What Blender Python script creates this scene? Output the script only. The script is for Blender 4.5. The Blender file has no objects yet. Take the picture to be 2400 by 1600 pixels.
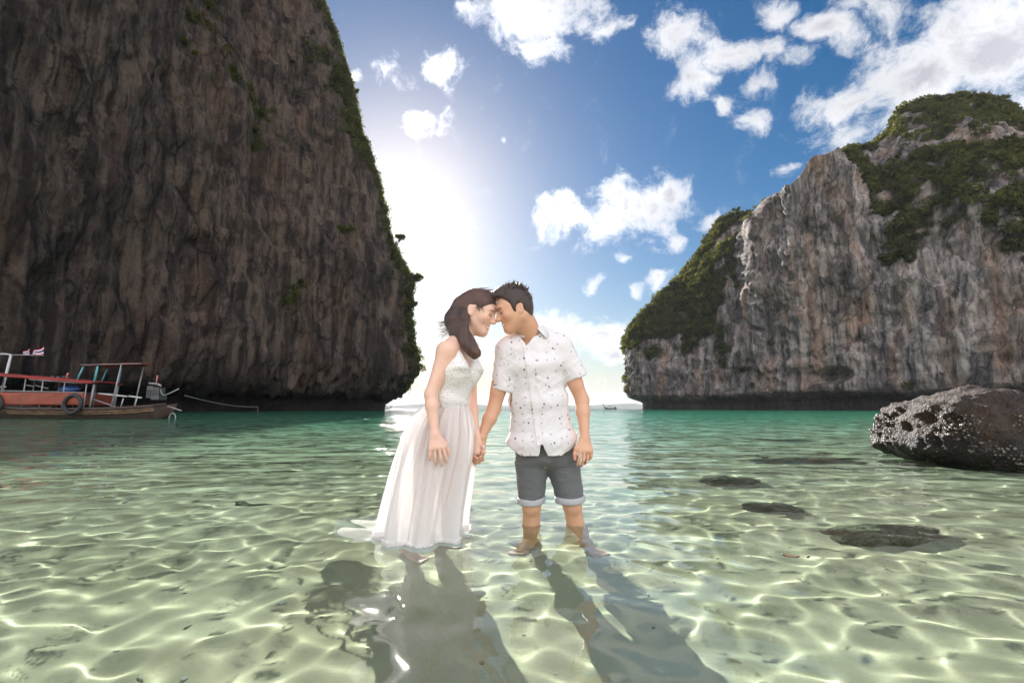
import bpy, bmesh, math, random
import numpy as np
from mathutils import Vector, Matrix, Euler, noise as mnoise

R = math.radians
S = bpy.context.scene
COL = S.collection
rng = np.random.default_rng(7)
random.seed(7)

# ------------------------------------------------------------------ camera
CAM_H = 0.63
PITCH = R(8.35)
cam = bpy.data.cameras.new("camera")
cam.sensor_width = 36.0
cam.lens = 16.0
cam.clip_start = 0.05
cam.clip_end = 60000
camo = bpy.data.objects.new("camera", cam)
camo.location = (0, 0, CAM_H)
camo.rotation_euler = (R(90) + PITCH, 0, 0)
COL.objects.link(camo)
S.camera = camo

FPX = 16.0 / 36.0 * 2352.0          # focal length in pixels of the 2352-wide view


def ray(px, py):
    """direction through a pixel of the 2352x1568 view"""
    x = (px - 1176.0) / FPX
    y = (784.0 - py) / FPX
    c, s = math.cos(PITCH), math.sin(PITCH)
    return Vector((x, c - y * s, s + y * c))


def at(px, py, Y):
    d = ray(px, py)
    return Vector((0, 0, CAM_H)) + d * (Y / d.y)


def at_plane(px, py, z):
    d = ray(px, py)
    return Vector((0, 0, CAM_H)) + d * ((z - CAM_H) / d.z)


# ------------------------------------------------------------------ sun and sky
SUN_AZ = R(-14.0)       # from +Y towards +X
SUN_EL = R(25.4)
sun_dir = Vector((math.sin(SUN_AZ) * math.cos(SUN_EL), math.cos(SUN_AZ) * math.cos(SUN_EL), math.sin(SUN_EL)))
sl = bpy.data.lights.new("sun", 'SUN')
sl.energy = 4.2
sl.angle = R(0.55)
sl.color = (1.0, 0.95, 0.90)
sl.cycles.is_caustics_light = True
suno = bpy.data.objects.new("sun", sl)
suno.rotation_euler = sun_dir.to_track_quat('Z', 'Y').to_euler()
COL.objects.link(suno)

world = bpy.data.worlds.new("World")
S.world = world
world.use_nodes = True
nt_w = world.node_tree
bg = nt_w.nodes['Background']
sky = nt_w.nodes.new('ShaderNodeTexSky')
sky.sky_type = 'NISHITA'
sky.sun_disc = False
sky.sun_elevation = SUN_EL
sky.sun_rotation = SUN_AZ
sky.dust_density = 0.56
sky.air_density = 1.1
sky.ozone_density = 2.2
SKY_STRENGTH = 0.05

# clouds of the sky dome: (px, py, half width, half height, tilt, weight), placed by direction
CLOUDS = [
    (1235, 20, 175, 95, 0, 1.0), (1235, 110, 95, 62, 0, .95), (1400, 70, 66, 40, 20, .72), (1085, 28, 50, 34, 0, .8),
    (1008, 150, 64, 60, 40, .78), (902, 172, 56, 52, 0, .68), (972, 275, 74, 46, 20, .64), (800, 178, 30, 26, 0, .55),
    (1560, 85, 88, 78, 0, .9), (1598, 180, 72, 84, -20, .9), (1680, 130, 125, 58, 8, .92), (1775, 118, 100, 46, -12, .85),
    (1738, 188, 46, 46, 0, .8), (1665, 245, 40, 36, 0, .72), (1730, 275, 46, 34, 0, .72),
    (1890, 70, 95, 48, -20, .85), (1985, 22, 120, 46, -15, .72), (1780, 22, 66, 46, 0, .7),
    (1930, 235, 120, 62, -10, 1.0), (2100, 190, 180, 100, -25, 1.05), (2280, 110, 240, 170, -35, 1.15), (2420, 60, 280, 220, -30, 1.15),
    (1935, 310, 90, 62, 0, .85), (2150, 280, 200, 90, 0, 1.0), (2400, 330, 300, 140, 0, 1.0),
    (1290, 500, 76, 58, 0, .92), (1382, 540, 80, 44, 25, .85), (1480, 470, 130, 90, 0, 1.0), (1545, 440, 88, 70, -30, .9),
    (1548, 555, 62, 36, 30, .75), (1632, 505, 44, 30, 0, .68), (1425, 440, 60, 54, 0, .85),
    (1015, 680, 56, 62, 35, .9), (1285, 760, 100, 50, 0, .85), (1375, 775, 110, 62, 0, .95), (1410, 820, 80, 40, 0, .9), (1330, 880, 130, 20, 0, .55),
    (1520, 645, 32, 22, 0, .68), (1470, 668, 24, 16, 0, .62), (1424, 606, 26, 16, 0, .62), (1800, 385, 62, 40, 0, .6),
    (1165, 330, 16, 10, 0, .6), (1365, 655, 46, 18, 20, .6), (1010, 870, 90, 22, 0, .55),
]


def W(op, a, b=None, c=None, clamp=False):
    n = nt_w.nodes.new('ShaderNodeMath')
    n.operation = op
    n.use_clamp = clamp
    for i, v in enumerate((a, b, c)):
        if v is None:
            continue
        if isinstance(v, bpy.types.NodeSocket):
            nt_w.links.new(v, n.inputs[i])
        else:
            n.inputs[i].default_value = v
    return n.outputs[0]


def build_clouds():
    L = nt_w.links.new
    tc = nt_w.nodes.new('ShaderNodeTexCoord')
    D = tc.outputs['Generated']
    # warp the directions a little so that the outlines billow
    wn = nt_w.nodes.new('ShaderNodeTexNoise')
    wn.inputs['Scale'].default_value = 9.0
    wn.inputs['Detail'].default_value = 4.0
    L(D, wn.inputs['Vector'])
    wsub = nt_w.nodes.new('ShaderNodeVectorMath'); wsub.operation = 'SUBTRACT'
    L(wn.outputs['Color'], wsub.inputs[0]); wsub.inputs[1].default_value = (.5, .5, .5)
    wmad = nt_w.nodes.new('ShaderNodeVectorMath'); wmad.operation = 'MULTIPLY_ADD'
    L(wsub.outputs[0], wmad.inputs[0]); wmad.inputs[1].default_value = (.085, .085, .085); L(D, wmad.inputs[2])
    DW = wmad.outputs[0]
    g = None
    for (px, py, hw, hh, tilt, wgt) in CLOUDS:
        c = ray(px, py).normalized()
        ra = (ray(px + hw, py).normalized() - ray(px - hw, py).normalized()) / 2
        rb = (ray(px, py - hh).normalized() - ray(px, py + hh).normalized()) / 2
        X = ra.normalized(); Z = c; Y = Z.cross(X).normalized(); X = Y.cross(Z)
        rot = Matrix((X, Y, Z)).transposed() @ Matrix.Rotation(R(-tilt), 3, 'Z')
        mp = nt_w.nodes.new('ShaderNodeMapping')
        mp.vector_type = 'TEXTURE'
        mp.inputs['Location'].default_value = c
        mp.inputs['Rotation'].default_value = rot.to_euler('XYZ')
        mp.inputs['Scale'].default_value = (ra.length * 1.25, rb.length * 1.25, 1.0)
        L(DW, mp.inputs['Vector'])
        gt = nt_w.nodes.new('ShaderNodeTexGradient'); gt.gradient_type = 'SPHERICAL'
        L(mp.outputs[0], gt.inputs[0])
        v = W('MULTIPLY', gt.outputs['Fac'], wgt)
        g = v if g is None else W('SMOOTH_MAX', g, v, 0.12)
    # unseen cloud behind the camera, made denser and brighter as added fill light
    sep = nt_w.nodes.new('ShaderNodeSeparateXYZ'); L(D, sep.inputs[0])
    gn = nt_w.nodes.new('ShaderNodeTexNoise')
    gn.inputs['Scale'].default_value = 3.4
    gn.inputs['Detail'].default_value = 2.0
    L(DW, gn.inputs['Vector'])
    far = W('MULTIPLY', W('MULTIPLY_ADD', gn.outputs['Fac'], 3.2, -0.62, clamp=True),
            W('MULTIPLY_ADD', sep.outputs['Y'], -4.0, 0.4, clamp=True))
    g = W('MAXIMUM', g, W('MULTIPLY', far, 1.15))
    n1 = nt_w.nodes.new('ShaderNodeTexNoise')
    n1.inputs['Scale'].default_value = 15.0
    n1.inputs['Detail'].default_value = 9.0
    n1.inputs['Roughness'].default_value = 0.70
    L(DW, n1.inputs['Vector'])
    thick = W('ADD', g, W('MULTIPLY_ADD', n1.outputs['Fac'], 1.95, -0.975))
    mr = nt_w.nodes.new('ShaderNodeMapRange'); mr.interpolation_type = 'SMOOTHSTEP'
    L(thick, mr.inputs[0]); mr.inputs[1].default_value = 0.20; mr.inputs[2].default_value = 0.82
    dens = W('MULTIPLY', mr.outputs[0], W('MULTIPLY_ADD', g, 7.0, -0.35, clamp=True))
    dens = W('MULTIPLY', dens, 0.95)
    # thick cores look greyer, thin edges brighter
    n2 = nt_w.nodes.new('ShaderNodeTexNoise')
    n2.inputs['Scale'].default_value = 11.0
    n2.inputs['Detail'].default_value = 5.0
    L(D, n2.inputs['Vector'])
    core = nt_w.nodes.new('ShaderNodeMapRange')
    L(W('ADD', thick, W('MULTIPLY_ADD', n2.outputs['Fac'], 0.9, -0.45)), core.inputs[0])
    core.inputs[1].default_value = 0.45; core.inputs[2].default_value = 1.15
    dot = nt_w.nodes.new('ShaderNodeVectorMath'); dot.operation = 'DOT_PRODUCT'
    L(D, dot.inputs[0]); dot.inputs[1].default_value = sun_dir
    glow = W('POWER', W('MAXIMUM', dot.outputs['Value'], 0.0), 14.0)
    mixc = nt_w.nodes.new('ShaderNodeMix'); mixc.data_type = 'RGBA'
    L(core.outputs[0], mixc.inputs[0])
    mixc.inputs[6].default_value = (CLOUD_W * .99, CLOUD_W * .99, CLOUD_W * 1.0, 1)
    mixc.inputs[7].default_value = (CLOUD_W * .50, CLOUD_W * .51, CLOUD_W * .56, 1)
    lit = nt_w.nodes.new('ShaderNodeVectorMath'); lit.operation = 'SCALE'
    L(mixc.outputs[2], lit.inputs[0]); L(W('ADD', W('MULTIPLY', glow, 1.3), W('MULTIPLY_ADD', W('MULTIPLY_ADD', dot.outputs['Value'], -0.7, 0.45, clamp=True), 3.7, 1.0)), lit.inputs['Scale'])  # clouds opposite the sun boosted as fill on the couple
    # pale band of moist air along the horizon
    hz = W('POWER', W('SUBTRACT', 1.0, W('ABSOLUTE', sep.outputs['Z']), clamp=True), 9.0)
    mixh = nt_w.nodes.new('ShaderNodeMix'); mixh.data_type = 'RGBA'
    L(W('MULTIPLY', hz, 1.0), mixh.inputs[0])
    hs = nt_w.nodes.new('ShaderNodeHueSaturation'); hs.inputs['Saturation'].default_value = 1.5; hs.inputs['Value'].default_value = 0.46
    L(sky.outputs[0], hs.inputs['Color'])
    L(hs.outputs[0], mixh.inputs[6])
    mixh.inputs[7].default_value = (CLOUD_W * .46, CLOUD_W * .51, CLOUD_W * .58, 1)
    fin = nt_w.nodes.new('ShaderNodeMix'); fin.data_type = 'RGBA'
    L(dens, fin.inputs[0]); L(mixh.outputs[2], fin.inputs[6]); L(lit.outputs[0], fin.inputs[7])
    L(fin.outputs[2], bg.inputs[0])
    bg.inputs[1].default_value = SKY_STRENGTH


CLOUD_W = 5.6
build_clouds()


S.view_settings.view_transform = 'Standard'
S.view_settings.look = 'None'
S.view_settings.gamma = 1.0
S.view_settings.use_curve_mapping = False
S.view_settings.exposure = 2.0

S.render.engine = 'CYCLES'
cy = S.cycles
cy.use_denoising = True
try:
    cy.denoiser = 'OPENIMAGEDENOISE'
except Exception:
    pass
cy.max_bounces = 10
cy.transmission_bounces = 8
cy.transparent_max_bounces = 16
cy.caustics_reflective = False
cy.caustics_refractive = True
cy.sample_clamp_indirect = 4.0
cy.blur_glossy = 0.3

# ------------------------------------------------------------------ material helpers
def mat(name):
    m = bpy.data.materials.new(name)
    m.use_nodes = True
    nt = m.node_tree
    for n in list(nt.nodes):
        nt.nodes.remove(n)
    out = nt.nodes.new('ShaderNodeOutputMaterial')
    return m, nt, out


def N(nt, typ, **kw):
    n = nt.nodes.new(typ)
    for k, v in kw.items():
        if k == 'ins':
            for i, val in v.items():
                if hasattr(val, 'is_output') or isinstance(val, bpy.types.NodeSocket):
                    nt.links.new(val, n.inputs[i])
                else:
                    n.inputs[i].default_value = val
        else:
            setattr(n, k, v)
    return n


def math_n(nt, op, a, b=None, c=None, clamp=False):
    n = nt.nodes.new('ShaderNodeMath')
    n.operation = op
    n.use_clamp = clamp
    for i, v in enumerate((a, b, c)):
        if v is None:
            continue
        if isinstance(v, bpy.types.NodeSocket):
            nt.links.new(v, n.inputs[i])
        else:
            n.inputs[i].default_value = v
    return n.outputs[0]


def mix_rgb(nt, fac, a, b, mode='MIX'):
    n = nt.nodes.new('ShaderNodeMix')
    n.data_type = 'RGBA'
    n.blend_type = mode
    n.clamp_factor = True
    for sock, v in ((n.inputs[0], fac), (n.inputs[6], a), (n.inputs[7], b)):
        if isinstance(v, bpy.types.NodeSocket):
            nt.links.new(v, sock)
        elif isinstance(v, (tuple, list)):
            sock.default_value = (*v, 1) if len(v) == 3 else v
        else:
            sock.default_value = v
    return n.outputs[2]


def ramp(nt, fac, stops):
    n = nt.nodes.new('ShaderNodeValToRGB')
    e = n.color_ramp.elements
    while len(e) > 1:
        e.remove(e[-1])
    e[0].position = stops[0][0]
    c = stops[0][1]
    e[0].color = (c, c, c, 1) if not isinstance(c, (tuple, list)) else (*c, 1)
    for p, c in stops[1:]:
        x = e.new(p)
        x.color = (c, c, c, 1) if not isinstance(c, (tuple, list)) else (*c, 1)
    nt.links.new(fac, n.inputs[0])
    return n.outputs[0]


def mesh_np(name, verts, faces, smooth=True):
    """faces: (n,3) or (n,4) int array"""
    me = bpy.data.meshes.new(name)
    verts = np.asarray(verts, dtype=np.float32)
    faces = np.asarray(faces, dtype=np.int32)
    k = faces.shape[1]
    me.vertices.add(len(verts))
    me.vertices.foreach_set('co', verts.ravel())
    me.loops.add(faces.size)
    me.loops.foreach_set('vertex_index', faces.ravel())
    me.polygons.add(len(faces))
    me.polygons.foreach_set('loop_start', np.arange(0, faces.size, k, dtype=np.int32))
    me.polygons.foreach_set('loop_total', np.full(len(faces), k, dtype=np.int32))
    if smooth:
        me.polygons.foreach_set('use_smooth', np.ones(len(faces), dtype=bool))
    me.update(calc_edges=True)
    me.validate()
    return me


def link(name, me, material=None, parent=None, **props):
    o = bpy.data.objects.new(name, me)
    COL.objects.link(o)
    if material is not None:
        ms = material if isinstance(material, (list, tuple)) else [material]
        for m_ in ms:
            me.materials.append(m_)
    if parent is not None:
        o.parent = parent
    for k, v in props.items():
        o[k] = v
    return o


def grid_faces(nr, nc, wrap=False):
    i = np.arange(nr - 1)[:, None]
    j = np.arange(nc if wrap else nc - 1)[None, :]
    j2 = (j + 1) % nc
    a = i * nc + j
    b = i * nc + j2
    c = (i + 1) * nc + j2
    d = (i + 1) * nc + j
    return np.stack([a, b, c, d], -1).reshape(-1, 4)


def smooth01(x, a, b):
    t = np.clip((x - a) / (b - a), 0, 1)
    return t * t * (3 - 2 * t)


# ------------------------------------------------------------------ seabed, beach and water
def seabed_z(x, y):
    """height of the sand, water level is 0"""
    d = np.interp(y, [-60, -22, -7.0, -2.5, 0.5, 3.0, 6, 12, 25, 60, 120, 220, 500, 7000],  # unseen beach behind the camera, raised to bounce fill light forward
                  [4.6, 3.4, 1.1, 0.0, -0.37, -0.44, -0.60, -0.95, -1.7, -3.2, -5.0, -7.5, -14.0, -30.0])
    near = np.exp(-(x * x + y * y) / 500.0)
    rip = 0.012 * np.sin(3.1 * x + 1.3 * y + 1.2 * np.sin(1.1 * y + 0.7 * x)) + 0.014 * np.sin(1.2 * x - 2.3 * y + 0.9 * np.sin(1.7 * x))
    big = 0.05 * np.sin(0.31 * x + 0.5) * np.sin(0.27 * y + 1.0)
    return d + near * rip + big * np.clip(-d, 0, 1)


def polar_grid(rs, half, n_in, n_out):
    a_in = np.linspace(-half, half, n_in)
    a_out = np.linspace(half, 2 * math.pi - half, n_out + 2)[1:-1]
    ang = np.concatenate([a_in, a_out])
    rr, aa = np.meshgrid(rs, ang, indexing='ij')
    x = rr * np.sin(aa)
    y = rr * np.cos(aa)
    da = np.full(len(ang), 2 * half / (n_in - 1))
    da[n_in:] = (2 * math.pi - 2 * half) / (n_out + 1)
    return x, y, rr, np.broadcast_to(da[None, :], x.shape), len(ang)


def log_radii(r0, dr0, ratio_segs):
    rs = [r0]
    while rs[-1] < ratio_segs[-1][0]:
        r = rs[-1]
        for lim, q in ratio_segs:
            if r < lim:
                break
        rs.append(r + max(dr0, r * q))
    return np.array(rs)


def build_seabed():
    rs = log_radii(0.15, 0.05, [(60, 0.02), (6000, 0.08)])
    x, y, rr, da, n = polar_grid(rs, R(62), 160, 70)
    z = seabed_z(x, y)
    v = np.stack([x, y, z], -1).reshape(-1, 3)
    f = grid_faces(len(rs), n, wrap=True)
    c = len(v)
    v = np.vstack([v, [[0, 0, float(seabed_z(np.array(0.), np.array(0.)))]]])
    me = mesh_np("seabed", v, f)
    bm = bmesh.new(); bm.from_mesh(me); bm.verts.ensure_lookup_table()
    for j in range(n):
        bm.faces.new((bm.verts[(j + 1) % n], bm.verts[j], bm.verts[c])).smooth = True
    bm.to_mesh(me); bm.free()
    m, nt, out = mat("sand")
    geo = N(nt, 'ShaderNodeNewGeometry')
    n1 = N(nt, 'ShaderNodeTexNoise', ins={'Vector': geo.outputs['Position'], 'Scale': 1.6, 'Detail': 6.0})
    n2 = N(nt, 'ShaderNodeTexNoise', ins={'Vector': geo.outputs['Position'], 'Scale': 90.0, 'Detail': 3.0})
    c1 = mix_rgb(nt, ramp(nt, n1.outputs[0], [(0.35, 0.0), (0.65, 1.0)]), (0.385, 0.315, 0.205), (0.46, 0.385, 0.265))
    c2 = mix_rgb(nt, ramp(nt, n2.outputs[0], [(0.3, 0.0), (0.42, 1.0)]), (0.36, 0.29, 0.20), c1)
    c3 = mix_rgb(nt, 0.35, c1, c2)
    bmp = N(nt, 'ShaderNodeBump', ins={'Strength': 0.25, 'Distance': 0.01, 'Height': n2.outputs[0]})
    b = N(nt, 'ShaderNodeBsdfDiffuse', ins={'Color': c3, 'Normal': bmp.outputs[0]})
    nt.links.new(b.outputs[0], out.inputs[0])
    o = link("seabed", me, m, kind="structure")
    o.cycles.is_caustics_receiver = True
    return o


def wave_field(x, y, spacing):
    r_ = np.random.default_rng(5)
    n = 120
    lam = np.exp(r_.uniform(math.log(0.11), math.log(3.2), n))
    th = r_.normal(math.pi * 0.52, 0.85, n)
    ph = r_.uniform(0, 2 * math.pi, n)
    k = 2 * math.pi / lam
    slope = 0.0092 * np.interp(np.log(lam), np.log([0.11, 0.22, 0.45, 1.0, 3.2]), [1.0, 1.1, 0.72, 0.34, 0.25])
    z = np.zeros_like(x)
    for i in range(n):
        fade = np.clip((lam[i] / spacing - 2.5) / 3.0, 0, 1)
        z += fade * (slope[i] / k[i]) * np.sin(k[i] * (x * math.cos(th[i]) + y * math.sin(th[i])) + ph[i])
    # calmer close to the beach, livelier outside
    r = np.hypot(x, y)
    return z * np.interp(r, [0, 4, 15, 60, 400], [0.85, 1.0, 1.3, 1.6, 2.0])


def build_water():
    rs = log_radii(0.12, 0.016, [(60, 0.0062), (400, 0.02), (7000, 0.06)])
    x, y, rr, da, n = polar_grid(rs, R(58), 520, 110)
    dr = np.gradient(rs)[:, None]
    spacing = np.maximum(dr, rr * da)
    z = wave_field(x, y, spacing)
    v = np.stack([x, y, z], -1).reshape(-1, 3)
    f = grid_faces(len(rs), n, wrap=True)
    c = len(v)
    v = np.vstack([v, [[0, 0, z[0].mean()]]])
    fan = np.array([[j, (j + 1) % n, c, c] for j in range(n)])
    me = mesh_np("sea_water", v, f)
    bm = bmesh.new(); bm.from_mesh(me); bm.verts.ensure_lookup_table()
    for j in range(n):
        bm.faces.new((bm.verts[(j + 1) % n], bm.verts[j], bm.verts[c])).smooth = True
    bm.to_mesh(me); bm.free()
    me.update()
    depth = np.clip(-seabed_z(v[:, 0], v[:, 1]), 0, 40).astype(np.float32)
    a = me.attributes.new("depth", 'FLOAT', 'POINT')
    a.data.foreach_set('value', depth)
    rfar = np.hypot(v[:, 0], v[:, 1]).astype(np.float32)
    a = me.attributes.new("reach", 'FLOAT', 'POINT')
    a.data.foreach_set('value', rfar)
    m, nt, out = mat("sea_water")
    dep = N(nt, 'ShaderNodeAttribute', attribute_name="depth").outputs['Fac']
    reach = N(nt, 'ShaderNodeAttribute', attribute_name="reach").outputs['Fac']
    path = math_n(nt, 'MULTIPLY', dep, 1.45)
    comb = N(nt, 'ShaderNodeCombineColor')
    for i, kf in enumerate((0.36, 0.066, 0.085)):
        nt.links.new(math_n(nt, 'EXPONENT', math_n(nt, 'MULTIPLY', path, -kf)), comb.inputs[i])
    geo = N(nt, 'ShaderNodeNewGeometry')
    mp = N(nt, 'ShaderNodeMapping', ins={'Vector': geo.outputs['Position'], 'Scale': (0.62, 1.35, 1.0)})
    nz1 = N(nt, 'ShaderNodeTexNoise', ins={'Vector': mp.outputs[0], 'Scale': 1.7, 'Detail': 1.5, 'Roughness': 0.5})
    nz2 = N(nt, 'ShaderNodeTexNoise', ins={'Vector': mp.outputs[0], 'Scale': 0.55, 'Detail': 2.0, 'Roughness': 0.55})
    nzs = math_n(nt, 'MULTIPLY_ADD', nz2.outputs[0], 1.6, nz1.outputs[0])
    bst = ramp(nt, math_n(nt, 'DIVIDE', reach, 60.0), [(0.035, 0.0), (0.13, 0.75), (0.5, 1.0)])
    bmp = N(nt, 'ShaderNodeBump', ins={'Strength': bst, 'Distance': 0.18, 'Height': nzs})
    rf = N(nt, 'ShaderNodeBsdfRefraction', ins={'Color': comb.outputs[0], 'Roughness': 0.0, 'IOR': 1.333, 'Normal': bmp.outputs[0]})
    gl = N(nt, 'ShaderNodeBsdfGlossy', ins={'Color': (1, 1, 1, 1), 'Roughness': 0.02, 'Normal': bmp.outputs[0]})
    dt = N(nt, 'ShaderNodeVectorMath', operation='DOT_PRODUCT', ins={0: geo.outputs['Incoming'], 1: bmp.outputs[0]})
    om = math_n(nt, 'SUBTRACT', 1.0, math_n(nt, 'ABSOLUTE', dt.outputs['Value']), clamp=True)
    frs = math_n(nt, 'MULTIPLY_ADD', math_n(nt, 'POWER', om, 5.0), 0.98, 0.02, clamp=True)
    mx = N(nt, 'ShaderNodeMixShader', ins={0: frs, 1: rf.outputs[0], 2: gl.outputs[0]})
    nt.links.new(mx.outputs[0], out.inputs[0])
    o = link("sea_water", me, m, kind="structure")
    o.cycles.is_caustics_caster = True
    return o


seabed = build_seabed()
water = build_water()

# ------------------------------------------------------------------ vectorised value noise
def _hash(ix, iy, iz, seed):
    h = (ix * 374761393 + iy * 668265263 + iz * 2147483647 + seed * 1274126177) & 0xFFFFFFFF
    h = ((h ^ (h >> 13)) * 1274126177) & 0xFFFFFFFF
    h = ((h ^ (h >> 15)) * 2246822519) & 0xFFFFFFFF
    return ((h ^ (h >> 16)) & 0xFFFFFF).astype(np.float32) / 16777215.0


def vnoise(p, seed=0):
    p = np.asarray(p)
    f = np.floor(p)
    i = f.astype(np.int64)
    t = (p - f).astype(np.float32)
    t = t * t * t * (t * (t * 6 - 15) + 10)
    x, y, z = i[..., 0], i[..., 1], i[..., 2]
    tx, ty, tz = t[..., 0], t[..., 1], t[..., 2]
    r = 0
    for dx in (0, 1):
        wx = tx if dx else 1 - tx
        for dy in (0, 1):
            wy = ty if dy else 1 - ty
            for dz in (0, 1):
                wz = tz if dz else 1 - tz
                r = r + wx * wy * wz * _hash(x + dx, y + dy, z + dz, seed)
    return r * 2 - 1


def fbm(p, octaves=4, seed=0, gain=0.5, lac=2.03):
    a, s, tot = 1.0, 0.0, 0.0
    p = np.asarray(p, dtype=np.float64)
    for o in range(octaves):
        s = s + a * vnoise(p, seed + o * 17)
        tot += a
        a *= gain
        p = p * lac + 3.17
    return s / tot


def ridged(p, octaves=4, seed=0):
    a, s, tot = 1.0, 0.0, 0.0
    p = np.asarray(p, dtype=np.float64)
    for o in range(octaves):
        s = s + a * (1 - 2 * np.abs(vnoise(p, seed + o * 17)))
        tot += a
        a *= 0.5
        p = p * 2.03 + 5.3
    return s / tot

# ------------------------------------------------------------------ limestone cliffs
def limestone(name, tone=(1, 1, 1), ochre=.6, veg_attr="plant_cover"):
    m, nt, out = mat(name)
    geo = N(nt, 'ShaderNodeNewGeometry')
    P = geo.outputs['Position']
    st = N(nt, 'ShaderNodeMapping', ins={'Vector': P, 'Scale': (0.42, 0.42, 0.045)})
    n1 = N(nt, 'ShaderNodeTexNoise', ins={'Vector': st.outputs[0], 'Scale': 1.0, 'Detail': 7.0, 'Roughness': 0.62})
    st2 = N(nt, 'ShaderNodeMapping', ins={'Vector': P, 'Scale': (0.16, 0.16, 0.03), 'Location': (7, 3, 1)})
    n2 = N(nt, 'ShaderNodeTexNoise', ins={'Vector': st2.outputs[0], 'Scale': 1.0, 'Detail': 6.0, 'Roughness': 0.6})
    n3 = N(nt, 'ShaderNodeTexNoise', ins={'Vector': P, 'Scale': 0.09, 'Detail': 6.0, 'Roughness': 0.62})
    n4 = N(nt, 'ShaderNodeTexNoise', ins={'Vector': P, 'Scale': 1.7, 'Detail': 6.0, 'Roughness': 0.7})
    st5 = N(nt, 'ShaderNodeMapping', ins={'Vector': P, 'Scale': (1.5, 1.5, 0.07), 'Location': (2, 9, 4)})
    n5 = N(nt, 'ShaderNodeTexNoise', ins={'Vector': st5.outputs[0], 'Scale': 1.0, 'Detail': 4.0})
    c = mix_rgb(nt, ramp(nt, n1.outputs[0], [(0.41, 0.0), (0.59, 1.0)]), (0.12, 0.112, 0.115), (0.50, 0.465, 0.43))
    c = mix_rgb(nt, ramp(nt, n2.outputs[0], [(0.49, 0.0), (0.66, ochre)]), c, (0.44, 0.28, 0.18))
    c = mix_rgb(nt, ramp(nt, n5.outputs[0], [(0.60, 0.0), (0.74, 0.8)]), c, (0.55, 0.52, 0.49))
    c = mix_rgb(nt, ramp(nt, n5.outputs[0], [(0.27, 0.85), (0.43, 0.0)]), c, (0.045, 0.045, 0.05))
    c = mix_rgb(nt, ramp(nt, n3.outputs[0], [(0.50, 0.0), (0.64, 0.72)]), c, (0.085, 0.08, 0.085))
    c = mix_rgb(nt, math_n(nt, 'MULTIPLY', ramp(nt, n4.outputs[0], [(0.30, 1.0), (0.48, 0.0)]), 0.7), c, (0.06, 0.055, 0.055))
    wv_ = N(nt, 'ShaderNodeVectorMath', operation='MULTIPLY_ADD', ins={0: n4.outputs['Color'], 1: (1.6, 1.6, 1.6), 2: P})
    st7 = N(nt, 'ShaderNodeMapping', ins={'Vector': wv_.outputs[0], 'Scale': (.30, .30, .10)})
    vor = N(nt, 'ShaderNodeTexVoronoi', feature='DISTANCE_TO_EDGE', ins={'Vector': st7.outputs[0], 'Scale': 1.0})
    crack = ramp(nt, vor.outputs['Distance'], [(.0, 1.0), (.055, 0.0)])
    crack = math_n(nt, 'MULTIPLY', crack, ramp(nt, n3.outputs[0], [(.40, .15), (.62, .85)]))
    c = mix_rgb(nt, crack, c, (.035, .032, .032))
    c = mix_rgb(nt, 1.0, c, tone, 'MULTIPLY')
    sep = N(nt, 'ShaderNodeSeparateXYZ', ins={0: P})
    # tide line: the rock that the sea wets is black
    wet = math_n(nt, 'MULTIPLY_ADD', math_n(nt, 'SUBTRACT', sep.outputs[2], math_n(nt, 'MULTIPLY', n3.outputs[0], 5.0)), -0.45, 1.5, clamp=True)
    c = mix_rgb(nt, math_n(nt, 'MULTIPLY', wet, 0.85), c, (0.012, 0.011, 0.010))
    veg = N(nt, 'ShaderNodeAttribute', attribute_name=veg_attr).outputs['Fac']
    n6 = N(nt, 'ShaderNodeTexNoise', ins={'Vector': P, 'Scale': 0.8, 'Detail': 5.0})
    g = mix_rgb(nt, n6.outputs[0], (0.016, 0.019, 0.010), (0.040, 0.044, 0.020))
    vf = math_n(nt, 'MULTIPLY_ADD', math_n(nt, 'ADD', veg, math_n(nt, 'MULTIPLY_ADD', n4.outputs[0], 0.6, -0.3)), 3.0, -1.0, clamp=True)
    c = mix_rgb(nt, vf, c, g)
    hgt = math_n(nt, 'ADD', math_n(nt, 'MULTIPLY', n1.outputs[0], 1.2), math_n(nt, 'ADD', math_n(nt, 'MULTIPLY', n4.outputs[0], 0.7), math_n(nt, 'SUBTRACT', math_n(nt, 'MULTIPLY', n5.outputs[0], 0.6), math_n(nt, 'MULTIPLY', crack, .5))))
    bmp = N(nt, 'ShaderNodeBump', ins={'Strength': 0.9, 'Distance': 0.8, 'Height': hgt})
    b = N(nt, 'ShaderNodeBsdfPrincipled', ins={'Base Color': c, 'Roughness': 0.9, 'Normal': bmp.outputs[0]})
    b.inputs['Specular IOR Level'].default_value = 0.2
    nt.links.new(b.outputs[0], out.inputs[0])
    return m


def leaf_material(name, dark, light, trans=0.35):
    m, nt, out = mat(name)
    oi = N(nt, 'ShaderNodeNewGeometry')
    n6 = N(nt, 'ShaderNodeTexNoise', ins={'Vector': oi.outputs['Position'], 'Scale': 0.32, 'Detail': 2.0})
    r1 = math_n(nt, 'ADD', math_n(nt, 'MULTIPLY', oi.outputs['Random Per Island'], 0.55), math_n(nt, 'MULTIPLY_ADD', n6.outputs[0], 2.6, -1.15), clamp=True)
    c = mix_rgb(nt, r1, dark, light)
    d = N(nt, 'ShaderNodeBsdfDiffuse', ins={'Color': c})
    t = N(nt, 'ShaderNodeBsdfTranslucent', ins={'Color': mix_rgb(nt, 0.5, c, (light[0] * 2.2, light[1] * 2.0, light[2] * 1.1))})
    mx = N(nt, 'ShaderNodeMixShader', ins={0: trans, 1: d.outputs[0], 2: t.outputs[0]})
    nt.links.new(mx.outputs[0], out.inputs[0])
    return m


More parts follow.
